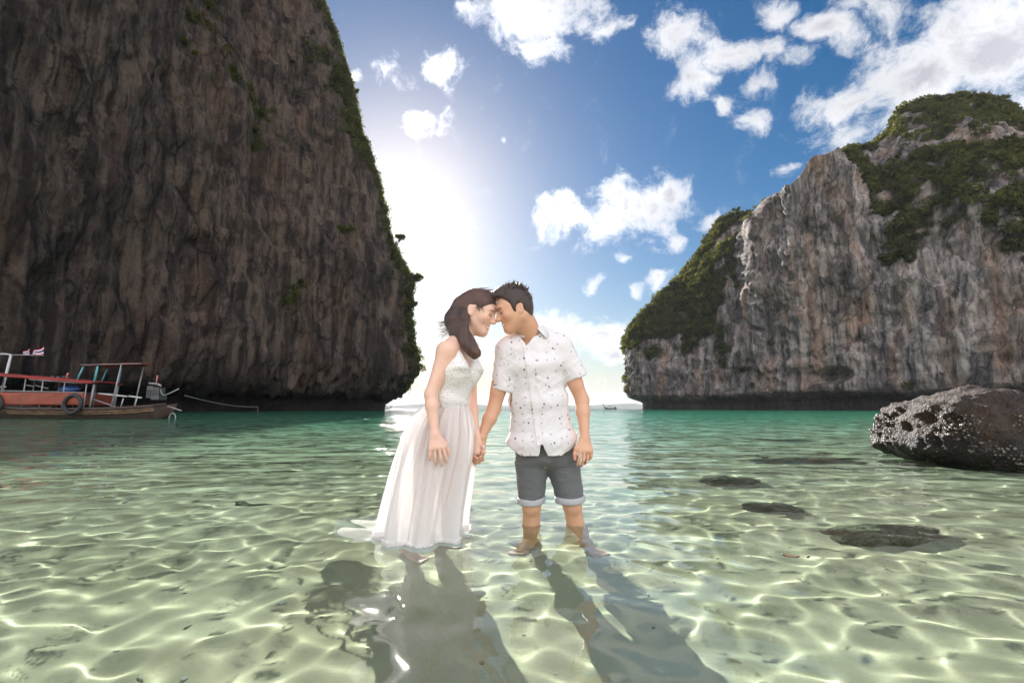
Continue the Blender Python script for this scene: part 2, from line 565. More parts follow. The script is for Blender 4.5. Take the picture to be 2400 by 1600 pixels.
def leaf_cloud(centres, radii, n_leaves, size, r_=None, squash=0.75):
    """quads spread through the volume of many clumps"""
    r_ = r_ or np.random.default_rng(3)
    centres = np.asarray(centres); radii = np.asarray(radii)
    k = len(centres)
    idx = np.repeat(np.arange(k), n_leaves)
    n = len(idx)
    d = r_.normal(size=(n, 3)); d /= np.linalg.norm(d, axis=1)[:, None]
    rad = radii[idx] * r_.uniform(0.45, 1.0, n) ** 0.6
    p = centres[idx] + d * rad[:, None] * np.array([1, 1, squash])
    a = r_.normal(size=(n, 3)); a /= np.linalg.norm(a, axis=1)[:, None]
    b = np.cross(a, d + r_.normal(size=(n, 3)) * 0.6); b /= (np.linalg.norm(b, axis=1)[:, None] + 1e-9)
    s = size * r_.uniform(0.5, 1.3, n)[:, None] if np.isscalar(size) else (size[idx] * r_.uniform(0.5, 1.3, n))[:, None]
    v = np.stack([p - a * s, p - b * s * 0.45, p + a * s, p + b * s * 0.45], 1).reshape(-1, 3)
    f = np.arange(n * 4).reshape(-1, 4)
    return v, f


def px_ratio(px):
    d = ray(px, 938.0)
    return d.x / d.y


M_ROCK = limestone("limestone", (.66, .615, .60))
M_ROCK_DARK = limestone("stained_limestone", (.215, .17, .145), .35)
M_LEAF = leaf_material("cliff_leaves", (0.008, 0.012, 0.005), (0.100, 0.108, 0.032))


def cliff_surface(name, plan, rows, shape, veg_fn, rough, seed, label, rel_z=1.6):
    """plan: list of (px, Y) foot points; shape(px, Y, t) -> (dx px, back m, z)"""
    pass


def normals_of(V):
    du = np.gradient(V, axis=1)
    dv = np.gradient(V, axis=0)
    n = np.cross(du, dv)
    n /= (np.linalg.norm(n, axis=2, keepdims=True) + 1e-9)
    return n


def scatter(V, Nn, veg, count, r_, lift=0.3):
    """random points of a grid surface where it is overgrown"""
    w = np.linalg.norm(np.cross(np.gradient(V, axis=1), np.gradient(V, axis=0)), axis=2) * veg
    p = (w / w.sum()).ravel()
    i = r_.choice(p.size, size=count, p=p)
    return V.reshape(-1, 3)[i] + Nn.reshape(-1, 3)[i] * lift, i


def finish_cliff(name, V, veg, label, category, material=None):
    me = mesh_np(name, V.reshape(-1, 3), grid_faces(V.shape[0], V.shape[1]))
    a = me.attributes.new("plant_cover", 'FLOAT', 'POINT')
    a.data.foreach_set('value', veg.astype(np.float32).ravel())
    return link(name, me, material or M_ROCK, kind="structure", label=label, category=category)


def right_cliff():
    nc, nr = 760, 300
    # foot line: from behind the tip, round it, then along the bay towards us
    plan_px = np.array([1560, 1500, 1452, 1440, 1462, 1520, 1620, 1720, 1850, 2000, 2200, 2400, 2700, 3300])
    plan_Y = np.array([330, 290, 250, 226, 208, 196, 182, 168, 150, 135, 120, 108, 92, 70.])
    s = np.linspace(0, 1, len(plan_px))
    seg = np.concatenate([[0], np.cumsum(np.hypot(np.diff([px_ratio(p) * y for p, y in zip(plan_px, plan_Y)]), np.diff(plan_Y)))])
    seg /= seg[-1]
    # more columns where the picture needs them
    tt = np.interp(np.linspace(0, 1, nc), [0, .07, .93, 1], [0, seg[1], seg[-2], 1])
    px = np.interp(tt, seg, plan_px)
    Y = np.interp(tt, seg, plan_Y)
    k = 25
    pad = np.pad(px, k, mode='edge'); px = np.convolve(pad, np.ones(2 * k + 1) / (2 * k + 1), 'valid')
    pad = np.pad(Y, k, mode='edge'); Y = np.convolve(pad, np.ones(2 * k + 1) / (2 * k + 1), 'valid')
    sil = np.array([(1380, 800), (1432, 798), (1440, 782), (1452, 748), (1500, 692), (1560, 640), (1590, 600), (1625, 548), (1650, 505), (1690, 492), (1722, 492),
                    (1750, 458), (1800, 428), (1832, 402), (1852, 362), (1900, 350), (1932, 342), (1988, 340), (2030, 305), (2062, 252), (2100, 238),
                    (2160, 228), (2250, 220), (2310, 240), (2352, 266), (2450, 300), (2600, 330), (3300, 400)])
    top_py = np.interp(px, sil[:, 0], sil[:, 1])
    # how far the rim lies behind the foot
    back_top = np.interp(px, [1440, 1500, 1600, 1720, 1800, 1850, 1990, 2040, 2200, 2400, 3300], [6, 22, 40, 46, 40, 18, 20, 40, 52, 52, 40])
    behind = tt < seg[3]
    H = np.zeros(nc)
    for i in range(nc):
        d = ray(px[i], top_py[i])
        H[i] = CAM_H + d.z / d.y * (Y[i] + back_top[i])
    H = np.where(behind, np.interp(tt, [0, seg[3]], [26, H[np.argmax(~behind)]]), H)
    t = np.linspace(0, 1, nr)
    front = 0.80
    V = np.zeros((nr, nc, 3))
    tf = np.clip(t / front, 0, 1)[:, None]
    tb = np.clip((t - front) / (1 - front), 0, 1)[:, None]
    # profile: steep wall first, then leaning back; the wall part differs along the cliff
    wall = np.interp(px, [1440, 1600, 1720, 1760, 1850, 1990, 2040, 2200, 2400], [.45, .3, .35, .75, .97, .95, .55, .50, .5])[None, :]
    prof = np.where(tf < wall, 0.16 * tf / wall, 0.16 + 0.84 * ((tf - wall) / (1 - wall + 1e-6)) ** 1.15)
    z = -6 + tf * (H[None, :] + 6)
    z = z * (1 - tb) + tb * (H[None, :] * 0.72)
    back = prof * back_top[None, :] + tb * 70
    Yv = Y[None, :] + back
    rat = np.array([px_ratio(p) for p in px])
    V[..., 0] = rat[None, :] * Y[None, :] + back * np.interp(tt, [0, seg[2], seg[4], 1], [0.35, 0.45, .45, .62])[None, :]
    V[..., 0] = rat[None, :] * Yv
    V[..., 1] = Yv
    V[..., 2] = z
    # columns at the tip run straight up, columns behind it turn away
    Nn = normals_of(V)
    if Nn[nr // 3, nc // 2, 1] > 0:
        Nn = -Nn
    P = V.copy()
    q = P * np.array([1 / 9., 1 / 9., 1 / 26.])
    big = fbm(P * np.array([1 / 26., 1 / 26., 1 / 30.]), 3, 5)
    ribs = ridged(q, 4, 3)
    small = fbm(P * np.array([1 / 2.2, 1 / 2.2, 1 / 5.0]), 4, 9)
    blob = fbm(P / 5.5, 4, 21)
    ledge = fbm(P * np.array([1 / 40., 1 / 40., 1 / 6.]), 3, 31)
    fac = np.clip(P[..., 2] / 12, 0.1, 1)
    pock = np.clip(fbm(P * np.array([1 / 3.4, 1 / 3.4, 1 / 6.5]), 3, 51) - .16, 0, 1)
    disp = fac * (2.4 * big + 1.9 * ribs + 1.1 * small + 1.7 * blob + 1.3 * ledge - 4.5 * pock)
    disp *= np.where(tb > 0, 0.6, 1.0)
    disp *= 1 - .65 * smooth01(tf, .80, .98) * (tb < .2)
    disp += smooth01(P[..., 2], 30, 60) * smooth01(tf, 1.0, .8) * 2.6 * fbm(P / 8.0, 3, 41)
    # sea notch
    notch = smooth01(P[..., 2], 6.5 + 1.6 * big, 3.0) * (1 - 0.25 * smooth01(P[..., 2], 1.0, -1.0))
    notch_s = np.interp(px, [1440, 1480, 1560, 2000, 2500], [7, 6, 4.5, 6, 8])[None, :]
    disp -= notch * notch_s
    # caves
    cave = np.zeros_like(disp)
    for (cx, cy_, rr_, dep) in ((1890, 862, 5.0, 6.5), (1840, 850, 2.2, 3.0), (1960, 770, 2.4, 3.5), (1935, 765, 1.6, 2.2), (2260, 800, 3, 3), (2110, 700, 2.2, 2.5), (1862, 640, 1.6, 2.0), (1730, 745, 2.0, 2.5)):
        Yc = np.interp(cx, px[~behind], Y[~behind]) + 3
        c = np.array(at(cx, cy_, Yc))
        dd = np.linalg.norm((P - c) * np.array([1, 0.35, 1.25]), axis=2)
        disp -= dep * smooth01(dd, rr_, rr_ * 0.35)
        cave = np.maximum(cave, smooth01(dd, rr_ * 2.2, rr_))
    V = P + Nn * disp[..., None]
    # bring the skyline back to the line measured on the photograph after the relief was added
    el = (V[..., 2] - CAM_H) / V[..., 1]
    top_i = el.argmax(axis=0)
    cols = np.arange(nc)
    mx_el = el[top_i, cols]
    apx = 1176 + V[top_i, cols, 0] / V[top_i, cols, 1] * FPX * math.cos(PITCH) * (1 + 0 * mx_el)
    apx = 1176 + V[top_i, cols, 0] * FPX / (V[top_i, cols, 1] * math.cos(PITCH) + (V[top_i, cols, 2] - CAM_H) * math.sin(PITCH))
    tgt = np.array([(lambda d: d.z / d.y)(ray(a, b)) for a, b in zip(apx, np.interp(apx, sil[:, 0], sil[:, 1]))])
    k_ = np.where(behind, 1.0, tgt / mx_el)
    k_ = np.convolve(np.pad(k_, 5, mode='edge'), np.ones(11) / 11, 'valid')
    V[..., 2] = np.where(V[..., 2] > 0, V[..., 2] * (1 + (k_[None, :] - 1) * smooth01(V[..., 2], 4, 24)), V[..., 2])
    # greenery: steep ridge left of the bare wall, the dome on top, the ledges
    pxv = np.broadcast_to(px[None, :], z.shape)
    pyv = 938 - V[..., 2] / V[..., 1] * FPX
    nv = fbm(P / 14.0, 4, 77) * 0.6 + fbm(P / 4.0, 3, 78) * 0.35
    sh = fbm(P / 11.0, 3, 79)
    pxv = pxv + sh * 70 + nv * 40
    pyv = pyv + fbm(P / 12.0, 3, 80) * 80
    ridge = smooth01(pxv, 1790 - 0.22 * (pyv - 400), 1720 - 0.22 * (pyv - 400)) * smooth01(pyv, 850, 760)
    dome = smooth01(pxv, 1980, 2040) * smooth01(pyv, 700, 560) 
    rim = smooth01(tf * np.ones_like(z), 0.95, 1.0)
    veg = np.clip(ridge * 0.85 + dome * 0.50 + rim * 0.6 + nv * 1.5 - 0.02, 0, 1) * (V[..., 2] > 7)
    veg *= 1 - cave
    bare = smooth01(pxv, 1800, 1830) * smooth01(pxv, 2010, 1985) * smooth01(pyv, 380, 400)
    veg *= 1 - 0.85 * bare
    o = finish_cliff("limestone_cliff", V, veg, "pale streaked limestone cliff with a bare wall and green ridge across the bay", "cliff")
    r_ = np.random.default_rng(5)
    visible = (tb * np.ones_like(z) < 0.35) & (px[None, :] < 2600) & (~behind | (tt > seg[2]))[None, :]
    wv = np.where(visible, np.clip((veg - 0.42) * 2.2, 0, 1), 0)
    pts, idx = scatter(V, Nn, wv, 6500, r_, 0.7)
    rad = r_.uniform(0.7, 2.1, len(pts)) * np.where(r_.random(len(pts)) < 0.14, 1.7, 1.0)
    v, f = leaf_cloud(pts, rad, 52, 0.26 + .22 * rad, r_)
    fo = link("cliff_shrubbery", mesh_np("cliff_shrubbery", v, f, smooth=False), M_LEAF, kind="stuff",
              label="dense dark green scrub covering the ridge and dome of the far cliff", category="shrubbery")
    return V, Nn, veg


def left_cliff():
    nc, nr = 620, 330
    plan_px = np.array([-900, -300, 0, 300, 600, 800, 872, 880, 868, 840, 760])
    plan_Y = np.array([26, 40, 52, 76, 104, 121, 128, 140, 158, 185, 260.])
    pX = np.array([px_ratio(p) * y for p, y in zip(plan_px, plan_Y)])
    seg = np.concatenate([[0], np.cumsum(np.hypot(np.diff(pX), np.diff(plan_Y)))]); seg /= seg[-1]
    tt = np.linspace(0, 1, nc)
    X = np.interp(tt, seg, pX); Y = np.interp(tt, seg, plan_Y)
    k = 14
    X = np.convolve(np.pad(X, k, mode='edge'), np.ones(2 * k + 1) / (2 * k + 1), 'valid')
    Y = np.convolve(np.pad(Y, k, mode='edge'), np.ones(2 * k + 1) / (2 * k + 1), 'valid')
    tip = seg[7]
    t = np.linspace(0, 1, nr)
    # edge of the headland against the sky: py -> px
    edge = np.array([(-420, 610), (-150, 690), (0, 733), (60, 752), (120, 768), (200, 794), (320, 818), (380, 840), (455, 864), (520, 873), (560, 886), (600, 908), (650, 934),
                     (720, 930), (800, 936), (855, 946), (878, 922), (900, 900), (918, 888), (940, 884), (1000, 884)])
    Ht = 150.0
    z = -5 + t * (Ht + 5)
    V = np.zeros((nr, nc, 3))
    tip_Y = np.interp(tip, tt, Y)
    py_z = 938 - (z - CAM_H) / tip_Y * FPX        # first guess, refined for the tilt
    for _ in range(3):
        zz = np.array([at(800, p, tip_Y).z for p in py_z])
        py_z -= (z - zz) / tip_Y * FPX * 0.8
    epx = np.interp(py_z, edge[:, 0], edge[:, 1])
    eX = np.array([at(a, b, tip_Y).x for a, b in zip(epx, py_z)])
    off = eX - np.interp(tip, tt, X)
    w = np.where(tt < tip, smooth01(tt, tip - 0.42, tip), 1.0) ** 1.2
    lean = np.where(tt < tip, 1 - w, 0) * 0.12
    V[..., 0] = X[None, :] + off[:, None] * w[None, :] - lean[None, :] * np.maximum(z, 0)[:, None] * 0.6
    V[..., 1] = Y[None, :] + lean[None, :] * np.maximum(z, 0)[:, None] * 0.8
    V[..., 2] = z[:, None]
    Nn = normals_of(V)
    if Nn[nr // 3, nc // 3, 0] < 0:
        Nn = -Nn
    P = V.copy()
    big = fbm(P * np.array([1 / 22., 1 / 22., 1 / 34.]), 3, 105)
    ribs = ridged(P * np.array([1 / 7., 1 / 7., 1 / 24.]), 4, 103)
    small = fbm(P * np.array([1 / 1.6, 1 / 1.6, 1 / 4.0]), 4, 109)
    blob = fbm(P / 5.0, 4, 121)
    near_tip = np.exp(-((tt - tip) / 0.035) ** 2)[None, :]
    fac = np.clip(P[..., 2] / 9, 0.1, 1)
    disp = fac * ((1 - 0.75 * near_tip) * (2.6 * big + 1.6 * blob) + (1.5 - .6 * near_tip) * ribs + (0.8 + .5 * near_tip) * small)
    notch = smooth01(P[..., 2], 6.0 + 1.5 * big, 2.5) * (1 - near_tip)
    disp -= notch * 5.0
    # drip curtains: hanging lobes above the notch
    lobe = np.clip(ridged(P * np.array([1 / 3.2, 1 / 3.2, 1 / 40.]), 2, 140), 0, 1) * smooth01(P[..., 2], 4, 9) * smooth01(P[..., 2], 26, 12)
    disp += lobe * 1.8
    V = P + Nn * disp[..., None]
    drip = np.clip(ridged(P * np.array([1 / 1.5, 1 / 1.5, 1 / 30.]), 3, 150) + .2, 0, 1.2)
    V[..., 2] -= drip * 2.2 * smooth01(P[..., 2], 1.5, 4.5) * smooth01(P[..., 2], 13, 6)
    nv = fbm(P / 13.0, 4, 177) * 0.65 + fbm(P / 3.5, 3, 178) * 0.35
    veg = np.clip(0.12 + 0.004 * P[..., 2] - 0.35 + nv * 1.25, 0, 1) * smooth01(V[..., 2], 14, 24)
    edgev = np.exp(-((tt - tip) / 0.05) ** 2)[None, :] * smooth01(V[..., 2], 9, 18)
    veg = np.clip(veg + 0.6 * edgev, 0, 1)
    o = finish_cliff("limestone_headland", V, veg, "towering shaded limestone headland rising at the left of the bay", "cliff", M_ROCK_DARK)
    r_ = np.random.default_rng(15)
    wv = np.where((tt > 0.12)[None, :] & (tt < tip + 0.06)[None, :], np.clip((veg - 0.4) * 2.0, 0, 1), 0)
    pts, idx = scatter(V, Nn, wv, 5200, r_, 0.3)
    rad = r_.uniform(0.5, 1.5, len(pts))
    we = np.where((np.abs(tt - tip) < 0.05)[None, :] & (V[..., 2] < 130), np.clip(edgev - .10 + nv * 0.7, 0, 1), 0)
    pts2, _ = scatter(V, Nn, we, 2400, r_, 0.8)
    rad2 = r_.uniform(0.4, 1.7, len(pts2))
    v, f = leaf_cloud(np.vstack([pts, pts2]), np.concatenate([rad, rad2]), 34, 0.34, r_)
    link("headland_shrubbery", mesh_np("headland_shrubbery", v, f, smooth=False), M_LEAF, kind="stuff",
         label="dark hanging scrub on the shaded headland", category="shrubbery")
    return V, Nn


RC = right_cliff()
LC = left_cliff()


def far_hills():
    px = np.linspace(-200, 2600, 400)
    Yh = 5600.0
    hpy = 938 - 7 - 5.0 * fbm(np.stack([px / 90, px * 0, px * 0], -1), 3, 61) - 3.5 * np.exp(-((px - 1440) / 60) ** 2) - 3 * np.exp(-((px - 985) / 60) ** 2)
    rows = []
    for dy, fz in ((0, -0.2), (40, 0.4), (160, 0.85), (420, 1.0), (1000, 0.3), (1500, -0.2)):
        x = np.array([px_ratio(p) for p in px]) * (Yh + dy)
        zt = np.array([at(p, q, Yh + 420).z for p, q in zip(px, hpy)])
        zz = zt * fz + (8 * fbm(np.stack([px / 7, px * 0 + dy / 90., px * 0], -1), 3, 8) if 0 < fz < 1 else 0)
        rows.append(np.stack([x, np.full_like(x, Yh + dy), zz], -1))
    V = np.stack(rows)
    m, nt, out = mat("hill_forest")
    b = N(nt, 'ShaderNodeBsdfDiffuse', ins={'Color': (0.05, 0.065, 0.04, 1)})
    nt.links.new(b.outputs[0], out.inputs[0])
    link("hills", mesh_np("hills", V.reshape(-1, 3), grid_faces(V.shape[0], V.shape[1])), m, kind="structure")


far_hills()

# ------------------------------------------------------------------ implicit modelling for bodies and clothes
def smin(a, b, k):
    if k <= 0:
        return np.minimum(a, b)
    h = np.maximum(k - np.abs(a - b), 0) / k
    return np.minimum(a, b) - h * h * k * 0.25


def smax(a, b, k):
    return -smin(-a, -b, k)


class Field:
    def __init__(self, lo, hi, h):
        self.lo = np.array(lo, float); self.h = h
        self.n = np.ceil((np.array(hi) - self.lo) / h).astype(int) + 1
        self.D = np.full(self.n, 1.0, np.float32)

    def region(self, lo, hi):
        a = np.clip(np.floor((np.array(lo) - self.lo) / self.h).astype(int), 0, self.n)
        b = np.clip(np.ceil((np.array(hi) - self.lo) / self.h).astype(int) + 1, 0, self.n)
        sl_ = tuple(slice(a[i], b[i]) for i in range(3))
        ax = [(self.lo[i] + self.h * np.arange(a[i], b[i])).astype(np.float32) for i in range(3)]
        return sl_, ax[0][:, None, None], ax[1][None, :, None], ax[2][None, None, :]

    def _apply(self, lo, hi, fn, k, mode):
        sl_, x, y, z = self.region(lo, hi)
        if 0 in self.D[sl_].shape:
            return
        d = fn(x, y, z).astype(np.float32)
        if mode == 'add':
            self.D[sl_] = smin(self.D[sl_], d, k)
        elif mode == 'sub':
            self.D[sl_] = smax(self.D[sl_], -d, k)
        else:
            self.D[sl_] = smax(self.D[sl_], d, k)

    def cone(self, a, b, ra, rb, k=0.02, mode='add'):
        a = np.array(a, float); b = np.array(b, float)
        m = max(ra, rb) + k + 3 * self.h
        lo = np.minimum(a, b) - m; hi = np.maximum(a, b) + m
        ba = b - a; L2 = float(ba @ ba) + 1e-12

        def fn(x, y, z):
            t = np.clip(((x - a[0]) * ba[0] + (y - a[1]) * ba[1] + (z - a[2]) * ba[2]) / L2, 0, 1)
            return np.sqrt((x - a[0] - t * ba[0]) ** 2 + (y - a[1] - t * ba[1]) ** 2 + (z - a[2] - t * ba[2]) ** 2) - (ra + (rb - ra) * t)
        self._apply(lo, hi, fn, k, mode)

    def chain(self, pts, rs, k=0.01, mode='add'):
        for i in range(len(pts) - 1):
            self.cone(pts[i], pts[i + 1], rs[i], rs[i + 1], k, mode)

    def flat(self, a, b, u, wa, da, wb, db, k=0.03, mode='add', cap=0.5):
        """tapered body segment of elliptic section: half width w along u, half depth d across"""
        a = np.array(a, float); b = np.array(b, float)
        ba = b - a; L = np.linalg.norm(ba); t_ = ba / L
        u = np.array(u, float); u = u - t_ * (u @ t_); u /= np.linalg.norm(u)
        v = np.cross(t_, u)
        m = max(wa, wb, da, db) + k + 3 * self.h
        lo = np.minimum(a, b) - m; hi = np.maximum(a, b) + m

        def fn(x, y, z):
            px, py, pz = x - a[0], y - a[1], z - a[2]
            s = px * t_[0] + py * t_[1] + pz * t_[2]
            t = np.clip(s / L, 0, 1)
            e = s - t * L
            pu = px * u[0] + py * u[1] + pz * u[2]
            pv = px * v[0] + py * v[1] + pz * v[2]
            w = wa + (wb - wa) * t; d = da + (db - da) * t
            mn = np.minimum(w, d)
            q = np.sqrt((pu / w) ** 2 + (pv / d) ** 2 + (e / (mn * cap)) ** 2)
            return (q - 1) * mn
        self._apply(lo, hi, fn, k, mode)

    def ell(self, c, r, M=None, k=0.02, mode='add'):
        c = np.array(c, float); r = np.array(r, float)
        m = r.max() + k + 3 * self.h
        Mi = np.eye(3) if M is None else np.array(M).T

        def fn(x, y, z):
            px, py, pz = x - c[0], y - c[1], z - c[2]
            qx = Mi[0, 0] * px + Mi[0, 1] * py + Mi[0, 2] * pz
            qy = Mi[1, 0] * px + Mi[1, 1] * py + Mi[1, 2] * pz
            qz = Mi[2, 0] * px + Mi[2, 1] * py + Mi[2, 2] * pz
            q = np.sqrt((qx / r[0]) ** 2 + (qy / r[1]) ** 2 + (qz / r[2]) ** 2) + 1e-6
            g = np.sqrt((qx / r[0] ** 2) ** 2 + (qy / r[1] ** 2) ** 2 + (qz / r[2] ** 2) ** 2) + 1e-6
            return q * (q - 1) / g
        self._apply(c - m, c + m, fn, k, mode)

    def custom(self, lo, hi, fn, k=0.0, mode='cut'):
        self._apply(lo, hi, fn, k, mode)

    def mesh(self):
        """naive surface nets"""
        D = self.D
        Sg = D < 0
        c = np.zeros(tuple(np.array(D.shape) - 1), np.int8)
        for i in (0, 1):
            for j in (0, 1):
                for k in (0, 1):
                    c += Sg[i:D.shape[0] - 1 + i, j:D.shape[1] - 1 + j, k:D.shape[2] - 1 + k]
        act = (c > 0) & (c < 8)
        idx = np.argwhere(act)
        ids = np.full(c.shape, -1, np.int32)
        ids[act] = np.arange(len(idx))
        acc = np.zeros((len(idx), 3)); cnt = np.zeros(len(idx))
        corner = [(0, 0, 0), (1, 0, 0), (0, 1, 0), (1, 1, 0), (0, 0, 1), (1, 0, 1), (0, 1, 1), (1, 1, 1)]
        for a in range(8):
            for b in range(a + 1, 8):
                A = np.array(corner[a]); B = np.array(corner[b])
                if np.abs(A - B).sum() != 1:
                    continue
                da = D[idx[:, 0] + A[0], idx[:, 1] + A[1], idx[:, 2] + A[2]]
                db = D[idx[:, 0] + B[0], idx[:, 1] + B[1], idx[:, 2] + B[2]]
                x = (da < 0) != (db < 0)
                t = np.where(x, da / (da - db + 1e-12), 0)
                acc[x] += A + (B - A) * t[x][:, None]
                cnt[x] += 1
        v = self.lo + self.h * (idx + acc / cnt[:, None])
        faces = []
        for ax in range(3):
            s0 = [slice(None)] * 3; s1 = [slice(None)] * 3
            s0[ax] = slice(0, -1); s1[ax] = slice(1, None)
            A = Sg[tuple(s0)]; B = Sg[tuple(s1)]
            e = np.argwhere(A != B)
            o1, o2 = (ax + 1) % 3, (ax + 2) % 3
            e = e[(e[:, o1] > 0) & (e[:, o2] > 0) & (e[:, o1] < D.shape[o1] - 1) & (e[:, o2] < D.shape[o2] - 1)]
            if not len(e):
                continue
            inside = A[e[:, 0], e[:, 1], e[:, 2]]
            q = []
            for d1, d2 in ((-1, -1), (0, -1), (0, 0), (-1, 0)):
                p = e.copy(); p[:, o1] += d1; p[:, o2] += d2
                q.append(ids[p[:, 0], p[:, 1], p[:, 2]])
            q = np.stack(q, 1)
            q[~inside] = q[~inside][:, ::-1]
            faces.append(q)
        f = np.vstack(faces)
        f = f[(f >= 0).all(1)]
        return v, f


def relax(v, f, it=2, lam=0.5):
    """Laplacian smoothing of a quad mesh"""
    e = np.vstack([f[:, [0, 1]], f[:, [1, 2]], f[:, [2, 3]], f[:, [3, 0]]])
    for _ in range(it):
        s = np.zeros_like(v); c = np.zeros(len(v))
        for a, b in ((0, 1), (1, 0)):
            for ax in range(3):
                s[:, ax] += np.bincount(e[:, a], v[e[:, b], ax], len(v))
            c += np.bincount(e[:, a], minlength=len(v))
        v = v + lam * (s / np.maximum(c, 1)[:, None] - v)
    return v


def vnormals(v, f):
    n = np.cross(v[f[:, 2]] - v[f[:, 0]], v[f[:, 3]] - v[f[:, 1]])
    out = np.zeros_like(v)
    for i in range(4):
        for ax in range(3):
            out[:, ax] += np.bincount(f[:, i], n[:, ax], len(v))
    return out / (np.linalg.norm(out, axis=1)[:, None] + 1e-12)


def tube(path, radii, seg=6, close=True):
    """tube mesh along a path: verts, quads"""
    path = np.asarray(path, float); n = len(path)
    radii = np.broadcast_to(np.asarray(radii, float), (n,))
    T = np.gradient(path, axis=0); T /= (np.linalg.norm(T, axis=1)[:, None] + 1e-12)
    ref = np.array([0, 0, 1.0]) if abs(T[0, 2]) < 0.9 else np.array([1.0, 0, 0])
    V = []
    u = np.cross(T[0], ref); u /= np.linalg.norm(u)
    for i in range(n):
        u = u - T[i] * (u @ T[i]); u /= (np.linalg.norm(u) + 1e-12)
        w = np.cross(T[i], u)
        a = np.arange(seg) * 2 * math.pi / seg
        V.append(path[i] + radii[i] * (np.cos(a)[:, None] * u + np.sin(a)[:, None] * w))
    V = np.vstack(V)
    F = grid_faces(n, seg, wrap=True)
    if close:
        V = np.vstack([V, path[0], path[-1]])
        a = n * seg
        j = np.arange(seg); j2 = (j + 1) % seg
        F = np.vstack([F, np.stack([j2, j, np.full(seg, a), np.full(seg, a)], 1),
                       np.stack([(n - 1) * seg + j, (n - 1) * seg + j2, np.full(seg, a + 1), np.full(seg, a + 1)], 1)])
    return V, F


class Bag:
    """collects pieces of one mesh"""
    def __init__(self):
        self.v = []; self.f = []; self.n = 0

    def add(self, v, f):
        v = np.asarray(v, float); f = np.asarray(f)
        if f.shape[1] == 3:
            f = np.hstack([f, f[:, 2:3]])
        self.v.append(v); self.f.append(f + self.n); self.n += len(v)
        return self

    def tube(self, path, r, seg=6):
        return self.add(*tube(path, r, seg))

    def box(self, c, s, M=None):
        c = np.array(c, float); s = np.array(s, float) / 2
        k = np.array([[x, y, z] for x in (-1, 1) for y in (-1, 1) for z in (-1, 1)], float) * s
        if M is not None:
            k = k @ np.array(M).T
        f = np.array([[0, 1, 3, 2], [4, 6, 7, 5], [0, 4, 5, 1], [2, 3, 7, 6], [0, 2, 6, 4], [1, 5, 7, 3]])
        return self.add(k + c, f)

    def mesh(self, name, smooth=True):
        v = np.vstack(self.v); f = np.vstack(self.f)
        me = bpy.data.meshes.new(name)
        me.from_pydata(v.tolist(), [], [list(dict.fromkeys(q)) for q in f.tolist()])
        if smooth:
            me.polygons.foreach_set('use_smooth', np.ones(len(me.polygons), dtype=bool))
        me.update()
        return me


def empty(name, loc, label, category, group=None):
    o = bpy.data.objects.new(name, None)
    o.empty_display_size = 0.2
    COL.objects.link(o)
    o.location = loc
    o['label'] = label
    o['category'] = category
    if group:
        o['group'] = group
    return o


def part(name, me, material, parent, label=None):
    """child mesh built in world space under a thing whose Empty stands at its base"""
    o = link(name, me, material)
    o.parent = parent
    o.matrix_parent_inverse = parent_world(parent).inverted()
    if label:
        o['label'] = label
    return o


def parent_world(p):
    m = p.matrix_basis.copy()
    if p.parent is not None:
        m = parent_world(p.parent) @ p.matrix_parent_inverse @ m
    return m

# ------------------------------------------------------------------ the couple
def Jp(px, py, Y):
    return np.array(at(px, py, Y))


def under(px, py, depth):
    """point on the seabed side seen through the flat water at a pixel"""
    p = at_plane(px, py, 0.0)
    d = ray(px, py).normalized()
    s = math.hypot(d.x, d.y) / 1.333
    t = s / math.sqrt(1 - s * s)
    h = Vector((d.x, d.y)).normalized()
    return np.array([p.x + h.x * depth * t, p.y + h.y * depth * t, -depth])


def head_frame(face, up_hint=(0, 0, 1), roll=0.0):
    f = Vector(face).normalized()
    l = Vector(up_hint).cross(f).normalized()
    u = f.cross(l).normalized()
    M = Matrix((f, l, u)).transposed()
    return np.array(M @ Matrix.Rotation(roll, 3, 'X'))


